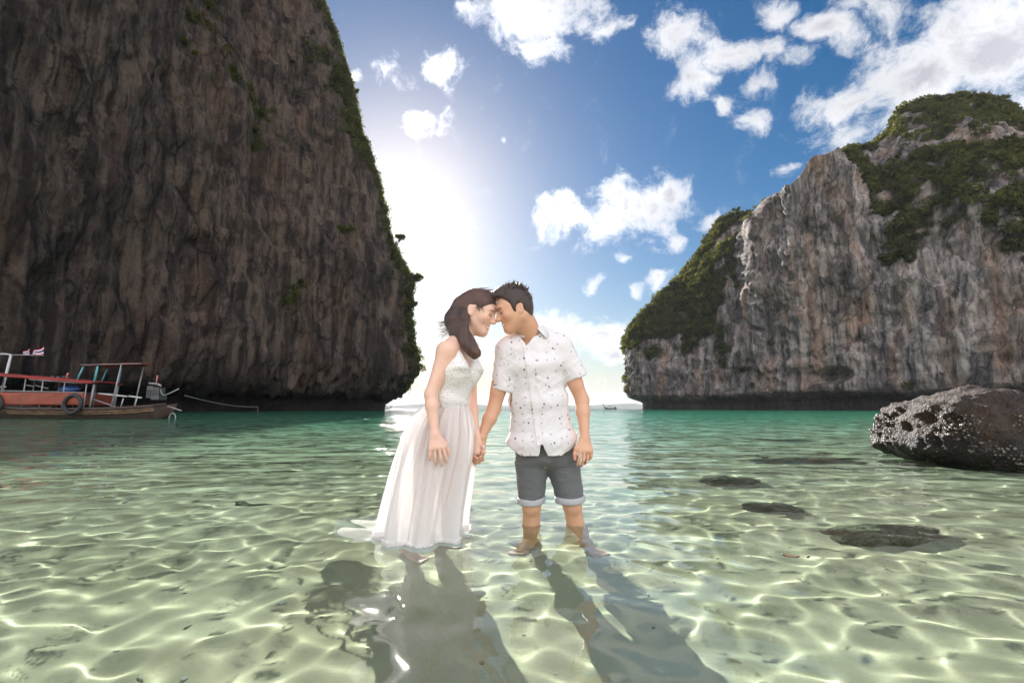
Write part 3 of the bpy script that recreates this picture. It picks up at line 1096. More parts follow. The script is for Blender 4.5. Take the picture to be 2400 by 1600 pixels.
def add_head(F, C, M, s, female):
    T = lambda *p: C + M @ (np.array(p) * s)
    e = lambda c, r, k=0.02, mode='add': F.ell(T(*c), np.array(r) * s, M, k * s, mode)
    F.ell(T(-.008, 0, .036), np.array((.094, .074, .086)) * s, M, 0.03, 'add')
    e((.030, 0, .02), (.064, .066, .075), .03)
    e((.034, 0, -.032), (.053, .056 if not female else .053, .074), .03)
    e((.067, 0, -.088), (.021, .022 if not female else .018, .019), .03)
    for sd in (-1, 1):
        F.cone(T(-.002, sd * .050, -.040), T(.060, sd * .016, -.088), (.019 if not female else .016) * s, .015 * s, .03 * s)
        e((.056, sd * .041, -.016), (.026, .022, .024), .02)
    F.cone(T(.077, -.030, .028), T(.077, .030, .028), .014 * s, .014 * s, .02 * s)
    for sd in (-1, 1):
        e((.097, sd * .031, .007), (.012, .017, .009), .012, 'sub')
        e((.0745, sd * .031, .006), (.0135, .0145, .0125), .004)
    F.cone(T(.090, 0, .016), T(.110, 0, -.022), .0075 * s, (.0125 if not female else .011) * s, .014 * s)
    for sd in (-1, 1):
        e((.100, sd * .011, -.026), (.010, .008, .007), .008)
    for sd in (-1, 1):
        F.cone(T(.0865, 0, -.0525), T(.076, sd * .024, -.048), .0075 * s, .004 * s, .006 * s)
        F.cone(T(.084, 0, -.065), T(.075, sd * .022, -.055), .008 * s, .004 * s, .006 * s)
        F.cone(T(.096, 0, -.0585), T(.086, sd * .025, -.051), .0032 * s, .0028 * s, .005 * s, 'sub')
    for sd in (-1, 1):
        Me = M @ np.array(Matrix.Rotation(R(-14), 3, 'Y') @ Matrix.Rotation(sd * R(-24), 3, 'Z'))
        F.ell(T(-.010, sd * .077, .000), np.array((.018, .0075, .032)) * s, Me, .008, 'add')
        F.ell(T(-.006, sd * .085, .003), np.array((.009, .006, .018)) * s, Me, .004, 'sub')


def face_paint(v, C, M, s, female, base):
    """complexion of lips, brows, eyes and teeth as a colour attribute (pigment only)"""
    q = (v - C) @ M / s
    col = np.tile(np.array(base), (len(v), 1))

    def put(mask, c):
        m_ = np.clip(mask, 0, 1)[:, None]
        col[:] = col * (1 - m_) + np.array(c) * m_
    near = (np.abs(q[:, 0]) < .14) & (np.abs(q[:, 1]) < .09) & (np.abs(q[:, 2]) < .13)
    ay = np.abs(q[:, 1])
    frontal = near & (q[:, 0] > .045)
    ch = np.exp(-(((ay - .042) / .022) ** 2 + ((q[:, 2] + .022) / .022) ** 2)) * frontal
    put(ch * 0.35, (base[0] * .98, base[1] * .72, base[2] * .68))
    zl = q[:, 2] - .25 * ay
    lip = (1 - smooth01(np.abs(zl + .0600), .0095, .014)) * (1 - smooth01(ay, .020, .027)) * (q[:, 0] > .070) * near
    put(lip * .85, (.50, .17, .15) if female else (.42, .19, .15))
    teeth = (1 - smooth01(np.abs(zl + .0592), .0034, .006)) * (1 - smooth01(ay, .015, .022)) * (q[:, 0] > .066) * near
    put(teeth * .95, (.80, .77, .72))
    bz = .030 - .10 * np.maximum(ay - .028, 0) ** 1.0 * 0.8
    brow = (1 - smooth01(np.abs(q[:, 2] - bz), .0035, .0075 if not female else .006)) * smooth01(ay, .009, .015) * (1 - smooth01(ay, .046, .054)) * (q[:, 0] > .055) * near
    put(brow * (.9 if not female else .75), (.035, .026, .022))
    eye = (1 - smooth01(np.abs(q[:, 2] - .004 - 4.0 * (ay - .031) ** 2 * -1), .0022, .0055)) * smooth01(ay, .014, .019) * (1 - smooth01(ay, .042, .048)) * (q[:, 0] > .055) * near
    put(eye * .85, (.04, .03, .028))
    return col


def skin_material(name):
    m, nt, out = mat(name)
    a = N(nt, 'ShaderNodeAttribute', attribute_name="complexion")
    geo = N(nt, 'ShaderNodeNewGeometry')
    n1 = N(nt, 'ShaderNodeTexNoise', ins={'Vector': geo.outputs['Position'], 'Scale': 38.0, 'Detail': 4.0})
    n2 = N(nt, 'ShaderNodeTexNoise', ins={'Vector': geo.outputs['Position'], 'Scale': 400.0, 'Detail': 2.0})
    c = mix_rgb(nt, math_n(nt, 'MULTIPLY', ramp(nt, n1.outputs[0], [(.35, 0.), (.7, 1.)]), .22), a.outputs['Color'], (.62, .30, .22))
    bmp = N(nt, 'ShaderNodeBump', ins={'Strength': .12, 'Distance': .002, 'Height': n2.outputs[0]})
    b = N(nt, 'ShaderNodeBsdfPrincipled', ins={'Base Color': c, 'Roughness': .48, 'Normal': bmp.outputs[0]})
    b.inputs['Subsurface Weight'].default_value = 0.25
    b.inputs['Subsurface Radius'].default_value = (.012, .005, .003)
    b.inputs['Subsurface Scale'].default_value = 1.0
    nt.links.new(b.outputs[0], out.inputs[0])
    return m


def hair_material(name, c1, c2):
    m, nt, out = mat(name)
    geo = N(nt, 'ShaderNodeNewGeometry')
    a = N(nt, 'ShaderNodeAttribute', attribute_name="strand").outputs['Fac']
    n = N(nt, 'ShaderNodeTexNoise', noise_dimensions='1D', ins={'W': math_n(nt, 'MULTIPLY', a, 1.0), 'Scale': 1.0, 'Detail': 4.0, 'Roughness': .75})
    c = mix_rgb(nt, ramp(nt, n.outputs[0], [(.3, 0.), (.7, 1.)]), c1, c2)
    bmp = N(nt, 'ShaderNodeBump', ins={'Strength': .9, 'Distance': .006, 'Height': n.outputs[0]})
    b = N(nt, 'ShaderNodeBsdfPrincipled', ins={'Base Color': c, 'Roughness': .42, 'Normal': bmp.outputs[0]})
    b.inputs['Sheen Weight'].default_value = 0.25
    t = N(nt, 'ShaderNodeBsdfTranslucent', ins={'Color': (.55, .20, .07, 1)})
    mx = N(nt, 'ShaderNodeMixShader', ins={0: .22, 1: b.outputs[0], 2: t.outputs[0]})
    nt.links.new(mx.outputs[0], out.inputs[0])
    return m


def body_mesh(F, name, heads, base):
    v, f = F.mesh()
    v = relax(v, f, 2, .45)
    me = mesh_np(name, v, f)
    C, M, s, female = heads
    col = face_paint(v, C, M, s, female, base)
    a = me.attributes.new("complexion", 'FLOAT_COLOR', 'POINT')
    a.data.foreach_set('color', np.hstack([col, np.ones((len(v), 1))]).astype(np.float32).ravel())
    return me


def add_hand(F, wrist, knuckle, side, back, spread, curl, L=1.0, r=.0088, thumb=True):
    """relaxed hand: wrist -> knuckle line, `side` points to the thumb side, `back` out of the back of the hand"""
    w = np.array(wrist, float); kn = np.array(knuckle, float)
    d = kn - w; d /= np.linalg.norm(d)
    sd = np.array(side, float); sd -= d * (sd @ d); sd /= np.linalg.norm(sd)
    bk = np.array(back, float); bk -= d * (bk @ d); bk -= sd * (bk @ sd); bk /= np.linalg.norm(bk)
    offs = [.030, .0105, -.010, -.029]
    lens = [.070, .078, .072, .056]
    F.flat(w, kn - d * .012, sd, .026 * L, .018, .040 * L, .015, .015, cap=.9)
    for i in range(4):
        p = kn + sd * offs[i] * L - d * (.006 if i in (0, 2) else (.0 if i == 1 else .014))
        dirn = d + sd * spread * (1.5 - i) * .5
        dirn /= np.linalg.norm(dirn)
        l = lens[i] * L
        c1, c2, c3 = curl[i] if isinstance(curl[0], (tuple, list)) else curl
        pts = [p - dirn * .02, p]
        a = 0.0
        for frac, c in ((.45, c1), (.31, c2), (.24, c3)):
            a += R(c)
            pts.append(pts[-1] + (dirn * math.cos(a) - bk * math.sin(a)) * l * frac)
        F.chain(pts, [r, r, r * .96, r * .9, r * .78], .004)
    if thumb:
        p0 = w + d * .022 * L + sd * .020 * L
        p1 = p0 + (d * .72 + sd * .62 - bk * .25) * .040 * L
        p2 = p1 + (d * .93 + sd * .22 - bk * .30) * .030 * L
        p3 = p2 + (d * .97 - sd * .05 - bk * .25) * .023 * L
        F.chain([p0, p1, p2, p3], [.014, .0115, .0100, .0085], .008)


def add_foot(F, ankle, toe, r=.032):
    a = np.array(ankle); t = np.array(toe)
    d = t - a; d[2] = 0; d /= np.linalg.norm(d)
    s = np.array([-d[1], d[0], 0])
    heel = a - d * .035 + np.array([0, 0, -.055])
    ball = t - d * .055
    F.cone(a, heel, r, .028, .03)
    F.flat(heel + np.array([0, 0, .008]), ball, s, .030, .026, .042, .015, .03, cap=.9)
    F.cone(a + d * .02, ball + np.array([0, 0, .012]), r * .9, .018, .03)
    for i in range(5):
        o = (i - 2) * .0165
        p = ball + s * o
        F.chain([p, p + d * (.050 - .005 * abs(i - 1)) + np.array([0, 0, -.002])], [.012, .0085], .008)


HY = 2.42
# ---------------------------------------------------------------- man
MH = 0.985
m_M = head_frame((-.945, -.235, -.31))
m_C = Jp(1183, 708, HY - .075 * MH) + np.array([0, .075 * MH, 0])
m = dict(
    pelvis=Jp(1254, 1035, 2.60), chest=Jp(1228, 862, 2.55), neck=Jp(1216, 768, 2.52),
    shR=Jp(1166, 806, 2.50), shL=Jp(1288, 800, 2.55),
    elR=Jp(1134, 940, 2.50), wrR=Jp(1105, 1004, 2.46),
    elL=Jp(1337, 918, 2.56), wrL=Jp(1343, 1006, 2.50),
    hipR=Jp(1221, 1070, 2.61), hipL=Jp(1292, 1068, 2.62),
    knR=Jp(1221, 1160, 2.60), knL=Jp(1314, 1158, 2.60),
)
sb = float(seabed_z(np.array(.3), np.array(2.65)))
m['anR'] = np.array([m['knR'][0] - .005, 2.68, sb + .085])
m['anL'] = np.array([m['knL'][0] + .075, 2.66, sb + .085])
m['toeR'] = m['anR'] + np.array([-.10, -.17, -.065])
m['toeL'] = m['anL'] + np.array([.07, -.18, -.065])
MU = m['shL'] - m['shR']; MU /= np.linalg.norm(MU)


def man_body():
    F = Field((-.26, 2.26, sb - .03), (.62, 2.86, 1.42), .0036)
    F.flat(m['pelvis'] - np.array([0, 0, .04]), m['chest'] - np.array([0, 0, .1]), MU, .140, .10, .122, .10, .04)
    F.flat(m['chest'] - np.array([0, 0, .1]), m['chest'] + np.array([0, 0, .12]), MU, .122, .095, .132, .085, .05)
    F.cone(m['shR'], m['shL'], .05, .05, .05)
    F.cone(m['neck'] - np.array([0, 0, .03]), m['neck'] * .45 + m_C * .55 + np.array([.02, 0, -.02]), .060, .056, .03)
    F.cone(m['neck'] * .6 + m_C * .4 + np.array([.022, .0, -.01]), m_C + np.array([.032, 0, -.02]), .056, .058, .03)
    for a, b, c in (('shR', 'elR', 'wrR'), ('shL', 'elL', 'wrL')):
        F.cone(m[a], m[b], .050, .037, .03)
        mid = m[b] * .68 + m[c] * .32
        F.cone(m[b], mid, .0365, .0355, .015)
        F.cone(mid, m[c], .0355, .0245, .02)
        F.cone(m[a] * .45 + m[b] * .55 + np.array([0, -.008, 0]), m[a] * .3 + m[b] * .7 + np.array([0, -.006, 0]), .041, .037, .02)
    for a, b, c, t in (('hipR', 'knR', 'anR', 'toeR'), ('hipL', 'knL', 'anL', 'toeL')):
        F.cone(m[a], m[b], .076, .050, .03)
        calf = m[b] * .62 + m[c] * .38 + np.array([0, .02, 0])
        F.cone(m[b], calf, .048, .050, .02)
        F.cone(calf, m[c], .050, .032, .03)
        F.ell(m[b] + np.array([0, -.028, .005]), (.034, .03, .042), None, .03)
        add_foot(F, m[c], m[t])
    # free hand beside the thigh, thumb towards the leg
    kn = Jp(1346, 1040, 2.47)
    add_hand(F, m['wrL'], kn, (-1.0, -.25, .1), (.45, -.85, 0), .10, [(16, 26, 16), (20, 30, 20), (26, 34, 20), (30, 36, 22)], 1.08, .0092)
    # holding hand: palm behind hers, fingers come under and close on its front
    pal = Jp(1100, 1038, 2.46)
    w = m['wrR']
    F.flat(w, pal, (1, .3, 0), .027, .019, .036, .016, .02, cap=.9)
    for i, (px, py, tx, ty) in enumerate(((1107, 1052, 1109, 1040), (1101, 1060, 1103, 1049), (1093, 1062, 1095, 1052), (1085, 1056, 1090, 1047))):
        base = pal + (Jp(px, 1036, 2.47) - Jp(1097, 1036, 2.47)) * .9
        k1 = Jp(px, py, 2.450); k2 = Jp(px - 1, py + 1, 2.405); tip = Jp(tx, ty, 2.385)
        F.chain([base, k1, k2, tip], [.0095, .0095, .0092, .0082], .004)
    th0 = w + (pal - w) * .4 + np.array([.014, -.01, 0])
    F.chain([th0, Jp(1111, 1028, 2.42), Jp(1106, 1037, 2.395)], [.012, .0105, .0085], .008)
    add_head(F, m_C, m_M, MH, False)
    return body_mesh(F, "person", (m_C, m_M, MH, False), (.58, .325, .205))


M_SKIN = skin_material("skin")
M_HAIR_M = hair_material("dark_hair", (.010, .008, .007), (.060, .040, .030))
M_HAIR_W = hair_material("brown_hair", (.016, .010, .008), (.105, .052, .034))

man = link("person", man_body(), M_SKIN, label="barefoot man in a white patterned shirt and rolled grey shorts standing in the water", category="person")


# ---------------------------------------------------------------- shirt
def cloth_material(name, color, trans=.15, weave=900.0, fold=.6, rough=.85, pattern=None, fold_scale=(9, 9, 3.2)):
    mm, nt, out = mat(name)
    geo = N(nt, 'ShaderNodeNewGeometry')
    P = geo.outputs['Position']
    mp = N(nt, 'ShaderNodeMapping', ins={'Vector': P, 'Scale': fold_scale, 'Rotation': (0, .35, .2)})
    n1 = N(nt, 'ShaderNodeTexNoise', ins={'Vector': mp.outputs[0], 'Scale': 1.0, 'Detail': 3.5, 'Distortion': .6})
    n2 = N(nt, 'ShaderNodeTexNoise', ins={'Vector': P, 'Scale': weave, 'Detail': 1.0})
    b1 = N(nt, 'ShaderNodeBump', ins={'Strength': fold, 'Distance': .03, 'Height': n1.outputs[0]})
    b2 = N(nt, 'ShaderNodeBump', ins={'Strength': .12, 'Distance': .001, 'Height': n2.outputs[0], 'Normal': b1.outputs[0]})
    c = mix_rgb(nt, math_n(nt, 'MULTIPLY', n2.outputs[0], .12), color, tuple(x * .75 for x in color))
    if pattern:
        c = pattern(nt, P, c)
    d = N(nt, 'ShaderNodeBsdfPrincipled', ins={'Base Color': c, 'Roughness': rough, 'Normal': b2.outputs[0]})
    d.inputs['Specular IOR Level'].default_value = .25
    d.inputs['Sheen Weight'].default_value = .15
    t = N(nt, 'ShaderNodeBsdfTranslucent', ins={'Color': c, 'Normal': b2.outputs[0]})
    mx = N(nt, 'ShaderNodeMixShader', ins={0: trans, 1: d.outputs[0], 2: t.outputs[0]})
    nt.links.new(mx.outputs[0], out.inputs[0])
    return mm


def small_squares(nt, P, base):
    """scattered little woven squares, some near black, more pale grey"""
    c = base
    for size, seed, colour, thr in ((.072, 0.0, (.045, .045, .075), .60), (.050, 31.0, (.45, .43, .46), .75)):
        mp = N(nt, 'ShaderNodeMapping', ins={'Vector': P, 'Rotation': (0, R(-7 + seed * .1), 0), 'Location': (seed, 0, seed * .37), 'Scale': (1 / size, 0, 1 / size)})
        fl = N(nt, 'ShaderNodeVectorMath', operation='FLOOR', ins={0: mp.outputs[0]})
        fr = N(nt, 'ShaderNodeVectorMath', operation='FRACTION', ins={0: mp.outputs[0]})
        wn = N(nt, 'ShaderNodeTexWhiteNoise', noise_dimensions='3D', ins={0: fl.outputs[0]})
        off = N(nt, 'ShaderNodeVectorMath', operation='MULTIPLY_ADD', ins={0: wn.outputs['Color'], 1: (.6, 0, .6), 2: (.2, 0, .2)})
        d = N(nt, 'ShaderNodeVectorMath', operation='SUBTRACT', ins={0: fr.outputs[0], 1: off.outputs[0]})
        ab = N(nt, 'ShaderNodeVectorMath', operation='ABSOLUTE', ins={0: d.outputs[0]})
        sp = N(nt, 'ShaderNodeSeparateXYZ', ins={0: ab.outputs[0]})
        mxx = math_n(nt, 'MAXIMUM', sp.outputs[0], sp.outputs[2])
        q = math_n(nt, 'LESS_THAN', mxx, .0041 / size)
        keep = math_n(nt, 'LESS_THAN', wn.outputs['Value'], thr)
        c = mix_rgb(nt, math_n(nt, 'MULTIPLY', q, keep), c, colour)
    return c


M_SHIRT = cloth_material("shirt_cotton", (.82, .79, .80), .22, pattern=small_squares, fold=.38)
M_SHIRT_PLAIN = cloth_material("shirt_cotton_plain", (.83, .80, .81), .22, fold=.3)
M_SHORTS = cloth_material("grey_cotton", (.125, .13, .135), 0.03, fold=.35)
M_CUFF = cloth_material("pale_grey_lining", (.42, .43, .45), .08, fold=.2)
M_BUTTON, nt_, out_ = mat("button_plastic")
b_ = N(nt_, 'ShaderNodeBsdfPrincipled', ins={'Base Color': (.72, .66, .50, 1), 'Roughness': .3})
nt_.links.new(b_.outputs[0], out_.inputs[0])


def hem_z(x):
    c = Jp(1245, 1052, 2.5)
    return c[2] + 2.6 * np.maximum(np.abs(x - c[0]) - .02, 0) ** 2


def man_shirt():
    F = Field((-.16, 2.26, .38), (.56, 2.88, 1.20), .0038)
    up = np.array([0, 0, 1.])
    def torso(g, k=.05):
        F.flat(Jp(1249, 1075, 2.585), Jp(1244, 1010, 2.58), MU, .194 - g, .142 - g, .184 - g, .137 - g, .04)
        F.flat(Jp(1244, 1010, 2.58), Jp(1237, 920, 2.565), MU, .184 - g, .137 - g, .151 - g, .120 - g, .05)
        F.flat(Jp(1237, 920, 2.565), Jp(1227, 838, 2.545), MU, .151 - g, .120 - g, .163 - g, .120 - g, .06)
        F.flat(Jp(1227, 838, 2.545), Jp(1222, 790, 2.535), MU, .163 - g, .120 - g, .147 - g, .085 - g, .06)
        F.cone(m['shR'] + up * .004, m['shL'] + up * .004, .062 - g, .062 - g, .06)
        F.cone(Jp(1178, 790, 2.51), Jp(1216, 766, 2.53), .048 - g, .058 - g, .06)
        F.cone(Jp(1272, 785, 2.55), Jp(1222, 764, 2.54), .050 - g, .060 - g, .06)
        # sleeves
        F.cone(m['shR'], Jp(1150, 905, 2.505), .064 - g, .060 - g, .03)
        F.cone(m['shL'], Jp(1330, 880, 2.56), .066 - g, .064 - g, .03)
    torso(0)
    outer = F.D
    F.D = np.full(F.n, 1.0, np.float32)
    torso(.011)
    inner = F.D
    F.D = np.maximum(outer, -inner)
    # openings: hem, sleeve ends, neck
    sl_, x, y, z = F.region(F.lo, F.lo + F.h * F.n)
    wob = .004 * np.sin(x * 60) * np.sin(y * 45)
    cut = (hem_z(x) + wob) - z                       # below the hem
    below_arm = np.ones_like(x)
    # sleeve ends: planes across the arm axis, only beside the body
    for sh, el, c in ((m['shR'], m['elR'], Jp(1150, 896, 2.505)), (m['shL'], m['elL'], Jp(1328, 866, 2.56))):
        ax = el - sh; ax /= np.linalg.norm(ax)
        pl = (x - c[0]) * ax[0] + (y - c[1]) * ax[1] + (z - c[2]) * ax[2]
        rad = np.sqrt((x - c[0] - pl * ax[0]) ** 2 + (y - c[1] - pl * ax[1]) ** 2 + (z - c[2] - pl * ax[2]) ** 2)
        reg = np.maximum(-pl, rad - .078)            # half cylinder beyond the sleeve end
        side = (x - Jp(1173, 900, 2.53)[0]) if sh is m['shR'] else (Jp(1305, 880, 2.57)[0] - x)
        reg = np.maximum(reg, side - .01)
        F.D = np.maximum(F.D, -reg.astype(np.float32))
    F.D = np.maximum(F.D, cut.astype(np.float32))
    # neck opening with a V in front
    nb = Jp(1216, 764, 2.52)
    F.cone(nb + np.array([.02, .0, -.035]), nb + np.array([-.03, -.02, .16]), .062, .080, .004, 'sub')
    vb = Jp(1209, 794, 2.40)
    a1 = (x - vb[0]); zz = z - vb[2]
    vee = np.maximum(np.abs(a1 - .10 * zz) - zz * .62, y - 2.50)
    vee = np.maximum(vee, -zz)
    F.D = np.maximum(F.D, -vee.astype(np.float32))
    # split at the bottom of the placket
    sb_ = Jp(1243, 1015, 2.45)
    s2 = (sb_[2] - z) * .34
    split = np.maximum(np.abs(x - sb_[0] - (sb_[2] - z) * .16) - np.maximum(s2, -1), y - 2.53)
    split = np.maximum(split, z - sb_[2])
    F.D = np.maximum(F.D, -split.astype(np.float32))
    v, f = F.mesh()
    v = relax(v, f, 3, .5)
    n = vnormals(v, f)
    # soft folds: pulls from the armpits and sag at the waist
    p = v * np.array([7.0, 5.0, 13.0]) + v[:, 0:1] * np.array([0, 0, 9.0])
    fold = ridged(p, 2, 301) * .0032 + ridged(v * np.array([9, 6, 24.]) - v[:, 0:1] * np.array([0, 0, 16.]), 2, 305) * .0022
    v = v + n * (fold * np.interp(v[:, 2], [.45, .7, .95, 1.1], [1, 1.3, 1.1, .5]))[:, None]
    return v, f


sv, sf = man_shirt()
shirt = part("shirt", mesh_np("shirt", sv, sf), M_SHIRT, man)

from mathutils.bvhtree import BVHTree


def bvh_of(v, f):
    return BVHTree.FromPolygons([tuple(p) for p in v.tolist()], [tuple(q) for q in f.tolist()])


shirt_bvh = bvh_of(sv, sf)


def on_front(bvh, px, py, lift=0.0):
    """point on the camera-facing side of a garment"""
    d = ray(px, py).normalized()
    h, nrm, _, _ = bvh.ray_cast(Vector((0, 0, CAM_H)) + d * 1.4, d)
    if h is None:
        return None, None
    return h + nrm * lift if nrm.dot(d) < 0 else h - nrm * lift, nrm if nrm.dot(d) < 0 else -nrm


def c4(x, y):
    """detail-view pixel of the shirt to the 2352 view"""
    return (x / 4.125 + 1100) * .98, (y / 4.125 + 740) * .98


def strip_on(bvh, pts, halfw, thick, lift):
    """a folded strip of cloth lying on a garment along a pixel path"""
    L, Rr, Nn_ = [], [], []
    ctr = []
    for (px, py) in pts:
        p, n = on_front(bvh, px, py, lift)
        if p is not None:
            ctr.append((p, n))
    n_ = len(ctr)
    P = np.array([c[0] for c in ctr]); Q = np.array([c[1] for c in ctr])
    for _ in range(2):
        P[1:-1] = (P[:-2] + 2 * P[1:-1] + P[2:]) / 4
        Q[1:-1] = (Q[:-2] + 2 * Q[1:-1] + Q[2:]) / 4
    T = np.gradient(P, axis=0); T /= np.linalg.norm(T, axis=1)[:, None]
    Sd = np.cross(T, Q); Sd /= np.linalg.norm(Sd, axis=1)[:, None]
    rows = [P - Sd * halfw - Q * .004, P - Sd * halfw + Q * thick, P + Sd * halfw + Q * thick, P + Sd * halfw - Q * .004]
    V = np.stack(rows, 1).reshape(-1, 3)
    F_ = grid_faces(n_, 4)
    return V, F_


plk = [c4(548 + (y - 285) * .142 + 8 * math.sin((y - 285) / 300.), y) for y in range(300, 1260, 22)]
V_, F_ = strip_on(shirt_bvh, plk, .0165, .003, .003)
placket = part("placket", Bag().add(V_, F_).mesh("placket", smooth=False), M_SHIRT_PLAIN, man)
plk_bvh = bvh_of(np.vstack([sv, V_]), np.vstack([sf, F_ + len(sv)]))
btn_me = None
for (bx, by) in ((557, 312), (568, 477), (587, 650), (608, 833), (634, 1000), (667, 1168)):
    p, n = on_front(plk_bvh, *c4(bx, by), .0015)
    if p is None:
        continue
    if btn_me is None:
        a = np.arange(14) * 2 * math.pi / 14
        V = np.vstack([np.stack([np.cos(a) * .0058, np.sin(a) * .0058, a * 0], 1), np.stack([np.cos(a) * .0058, np.sin(a) * .0058, a * 0 + .002], 1),
                       np.stack([np.cos(a) * .0040, np.sin(a) * .0040, a * 0 + .0024], 1), np.stack([np.cos(a) * .0036, np.sin(a) * .0036, a * 0 + .0017], 1), [[0, 0, .0016]]])
        j = np.arange(14)
        Fq = np.vstack([grid_faces(4, 14, wrap=True), np.stack([42 + j, 42 + (j + 1) % 14, np.full(14, 56), np.full(14, 56)], 1)])
        btn_me = Bag().add(V, Fq).mesh("button")
        btn_me.materials.append(M_BUTTON)
    o = bpy.data.objects.new("button", btn_me)
    COL.objects.link(o)
    o.parent = man
    o.location = p
    o.rotation_euler = n.to_track_quat('Z', 'Y').to_euler()


def collar():
    """folded collar: stand round the neck and two points falling on the chest"""
    B = Bag()
    nb = Jp(1217, 762, 2.525)
    ax = (m_C + np.array([.03, 0, -.03]) - nb); ax /= np.linalg.norm(ax)
    fall = Jp(1209, 792, 2.405)
    ang = np.linspace(R(-62), R(242), 46)       # opening towards the front
    rows = []
    for k, (rr, hh) in enumerate(((.068, .0), (.070, .030), (.074, .036), (.079, .030), (.088, -.004))):
        row = []
        for a in ang:
            q = (a - R(90)) / R(152)              # -1 .. 1, 0 at the nape
            e = abs(q)
            c = np.array([math.cos(a) * rr * 1.10, math.sin(a) * rr, 0])
            p = nb + c + np.array([0, 0, hh - .040 * e ** 2.2 + .016])
            if k == 4:
                p += np.array([0, -.012, -.022]) * smooth01(np.array(e), .55, 1.0) + np.array([.012 * np.sign(-q), 0, 0]) * smooth01(np.array(e), .6, 1.0)
            row.append(p)
        rows.append(row)
    V = np.array(rows)
    # the neck leans to the left: follow it
    V[..., 0] += (V[..., 2] - nb[2]) * ax[0] / ax[2] * .6
    B.add(V.reshape(-1, 3), grid_faces(len(rows), len(ang)))
    me = B.mesh("collar")
    o = part("collar", me, M_SHIRT_PLAIN, man)
    md = o.modifiers.new("thickness", 'SOLIDIFY'); md.thickness = .003
    return o


collar()


def sleeve_hems():
    for c, sh, el, r in ((Jp(1150, 893, 2.505), m['shR'], m['elR'], .0625), (Jp(1327, 862, 2.56), m['shL'], m['elL'], .0665)):
        pass


def man_shorts():
    F = Field((-.06, 2.38, .02), (.54, 2.86, .56), .0038)
    F.flat(m['pelvis'] - np.array([0, 0, .03]), m['pelvis'] + np.array([0, 0, .10]), MU, .172, .122, .165, .115, .04)
    hr = Jp(1220, 1146, 2.605); hl = Jp(1309, 1143, 2.605)
    ur = np.array([1., .1, 0])
    F.flat(m['hipR'] + np.array([0, 0, .02]), hr, ur, .092, .105, .070, .078, .035, cap=.3)
    F.flat(m['hipL'] + np.array([0, 0, .02]), hl, ur, .092, .105, .076, .080, .035, cap=.3)
    for c in (hr, hl):
        z0 = c[2]
        F.custom(c - np.array([.11, .12, .1]), c + np.array([.11, .12, .0]), lambda x, y, z, z0=z0: (z0 - z) + 0 * x + 0 * y, 0, 'cut')
    # hollow ends
    for c, w in ((hr, .060), (hl, .066)):
        F.flat(c + np.array([0, 0, .04]), c - np.array([0, 0, .05]), ur, w, w + .005, w, w + .005, .004, 'sub')
    v, f = F.mesh()
    v = relax(v, f, 2, .5)
    n = vnormals(v, f)
    v += n * (ridged(v * np.array([12, 12, 26.]), 2, 331) * .0035)[:, None]
    o = part("shorts", mesh_np("shorts", v, f), M_SHORTS, man)
    for c, w in ((hr, .0735), (hl, .0795)):
        B = Bag()
        a = np.linspace(0, 2 * math.pi, 40, endpoint=False)
        rows = []
        for dz, dr in ((.012, -.004), (.013, .003), (.004, .006), (-.014, .006), (-.021, .002), (-.021, -.006), (-.012, -.008)):
            rows.append(np.stack([c[0] + np.cos(a) * (w + dr), c[1] + np.sin(a) * (w + .004 + dr), c[2] + dz + .004 * np.sin(a * 2 + 1) + .006 * np.cos(a)], 1))
        B.add(np.vstack(rows), grid_faces(len(rows), 40, wrap=True)[:, ::-1])
        part("rolled_cuff", B.mesh("rolled_cuff"), M_CUFF, man)
    return o


man_shorts()


# ---------------------------------------------------------------- hair
def finish_hair(F, name, material, parent, C, M, s, flow, extra=None, groove=.003, freq=260.0):
    v, f = F.mesh()
    v = relax(v, f, 1, .4)
    n = vnormals(v, f)
    st = flow(v)
    g = vnoise(np.stack([st * freq / 100., st * 0, st * 0], -1), 5) * .6 + vnoise(np.stack([st * freq / 35., st * 0, st * 0], -1), 6) * .4
    v = v + n * (g * groove)[:, None]
    B_v, B_f, B_s = [v], [f], [st * freq / 10.]
    k = len(v)
    if extra:
        for path, r in extra:
            tv, tf = tube(path, r, 4, close=False)
            B_v.append(tv); B_f.append(tf + k); B_s.append(np.full(len(tv), rng.uniform(0, 60))); k += len(tv)
    V = np.vstack(B_v); Fc = np.vstack(B_f)
    me = mesh_np(name, V, Fc)
    a = me.attributes.new("strand", 'FLOAT', 'POINT')
    a.data.foreach_set('value', np.concatenate(B_s).astype(np.float32))
    return part(name, me, material, parent)


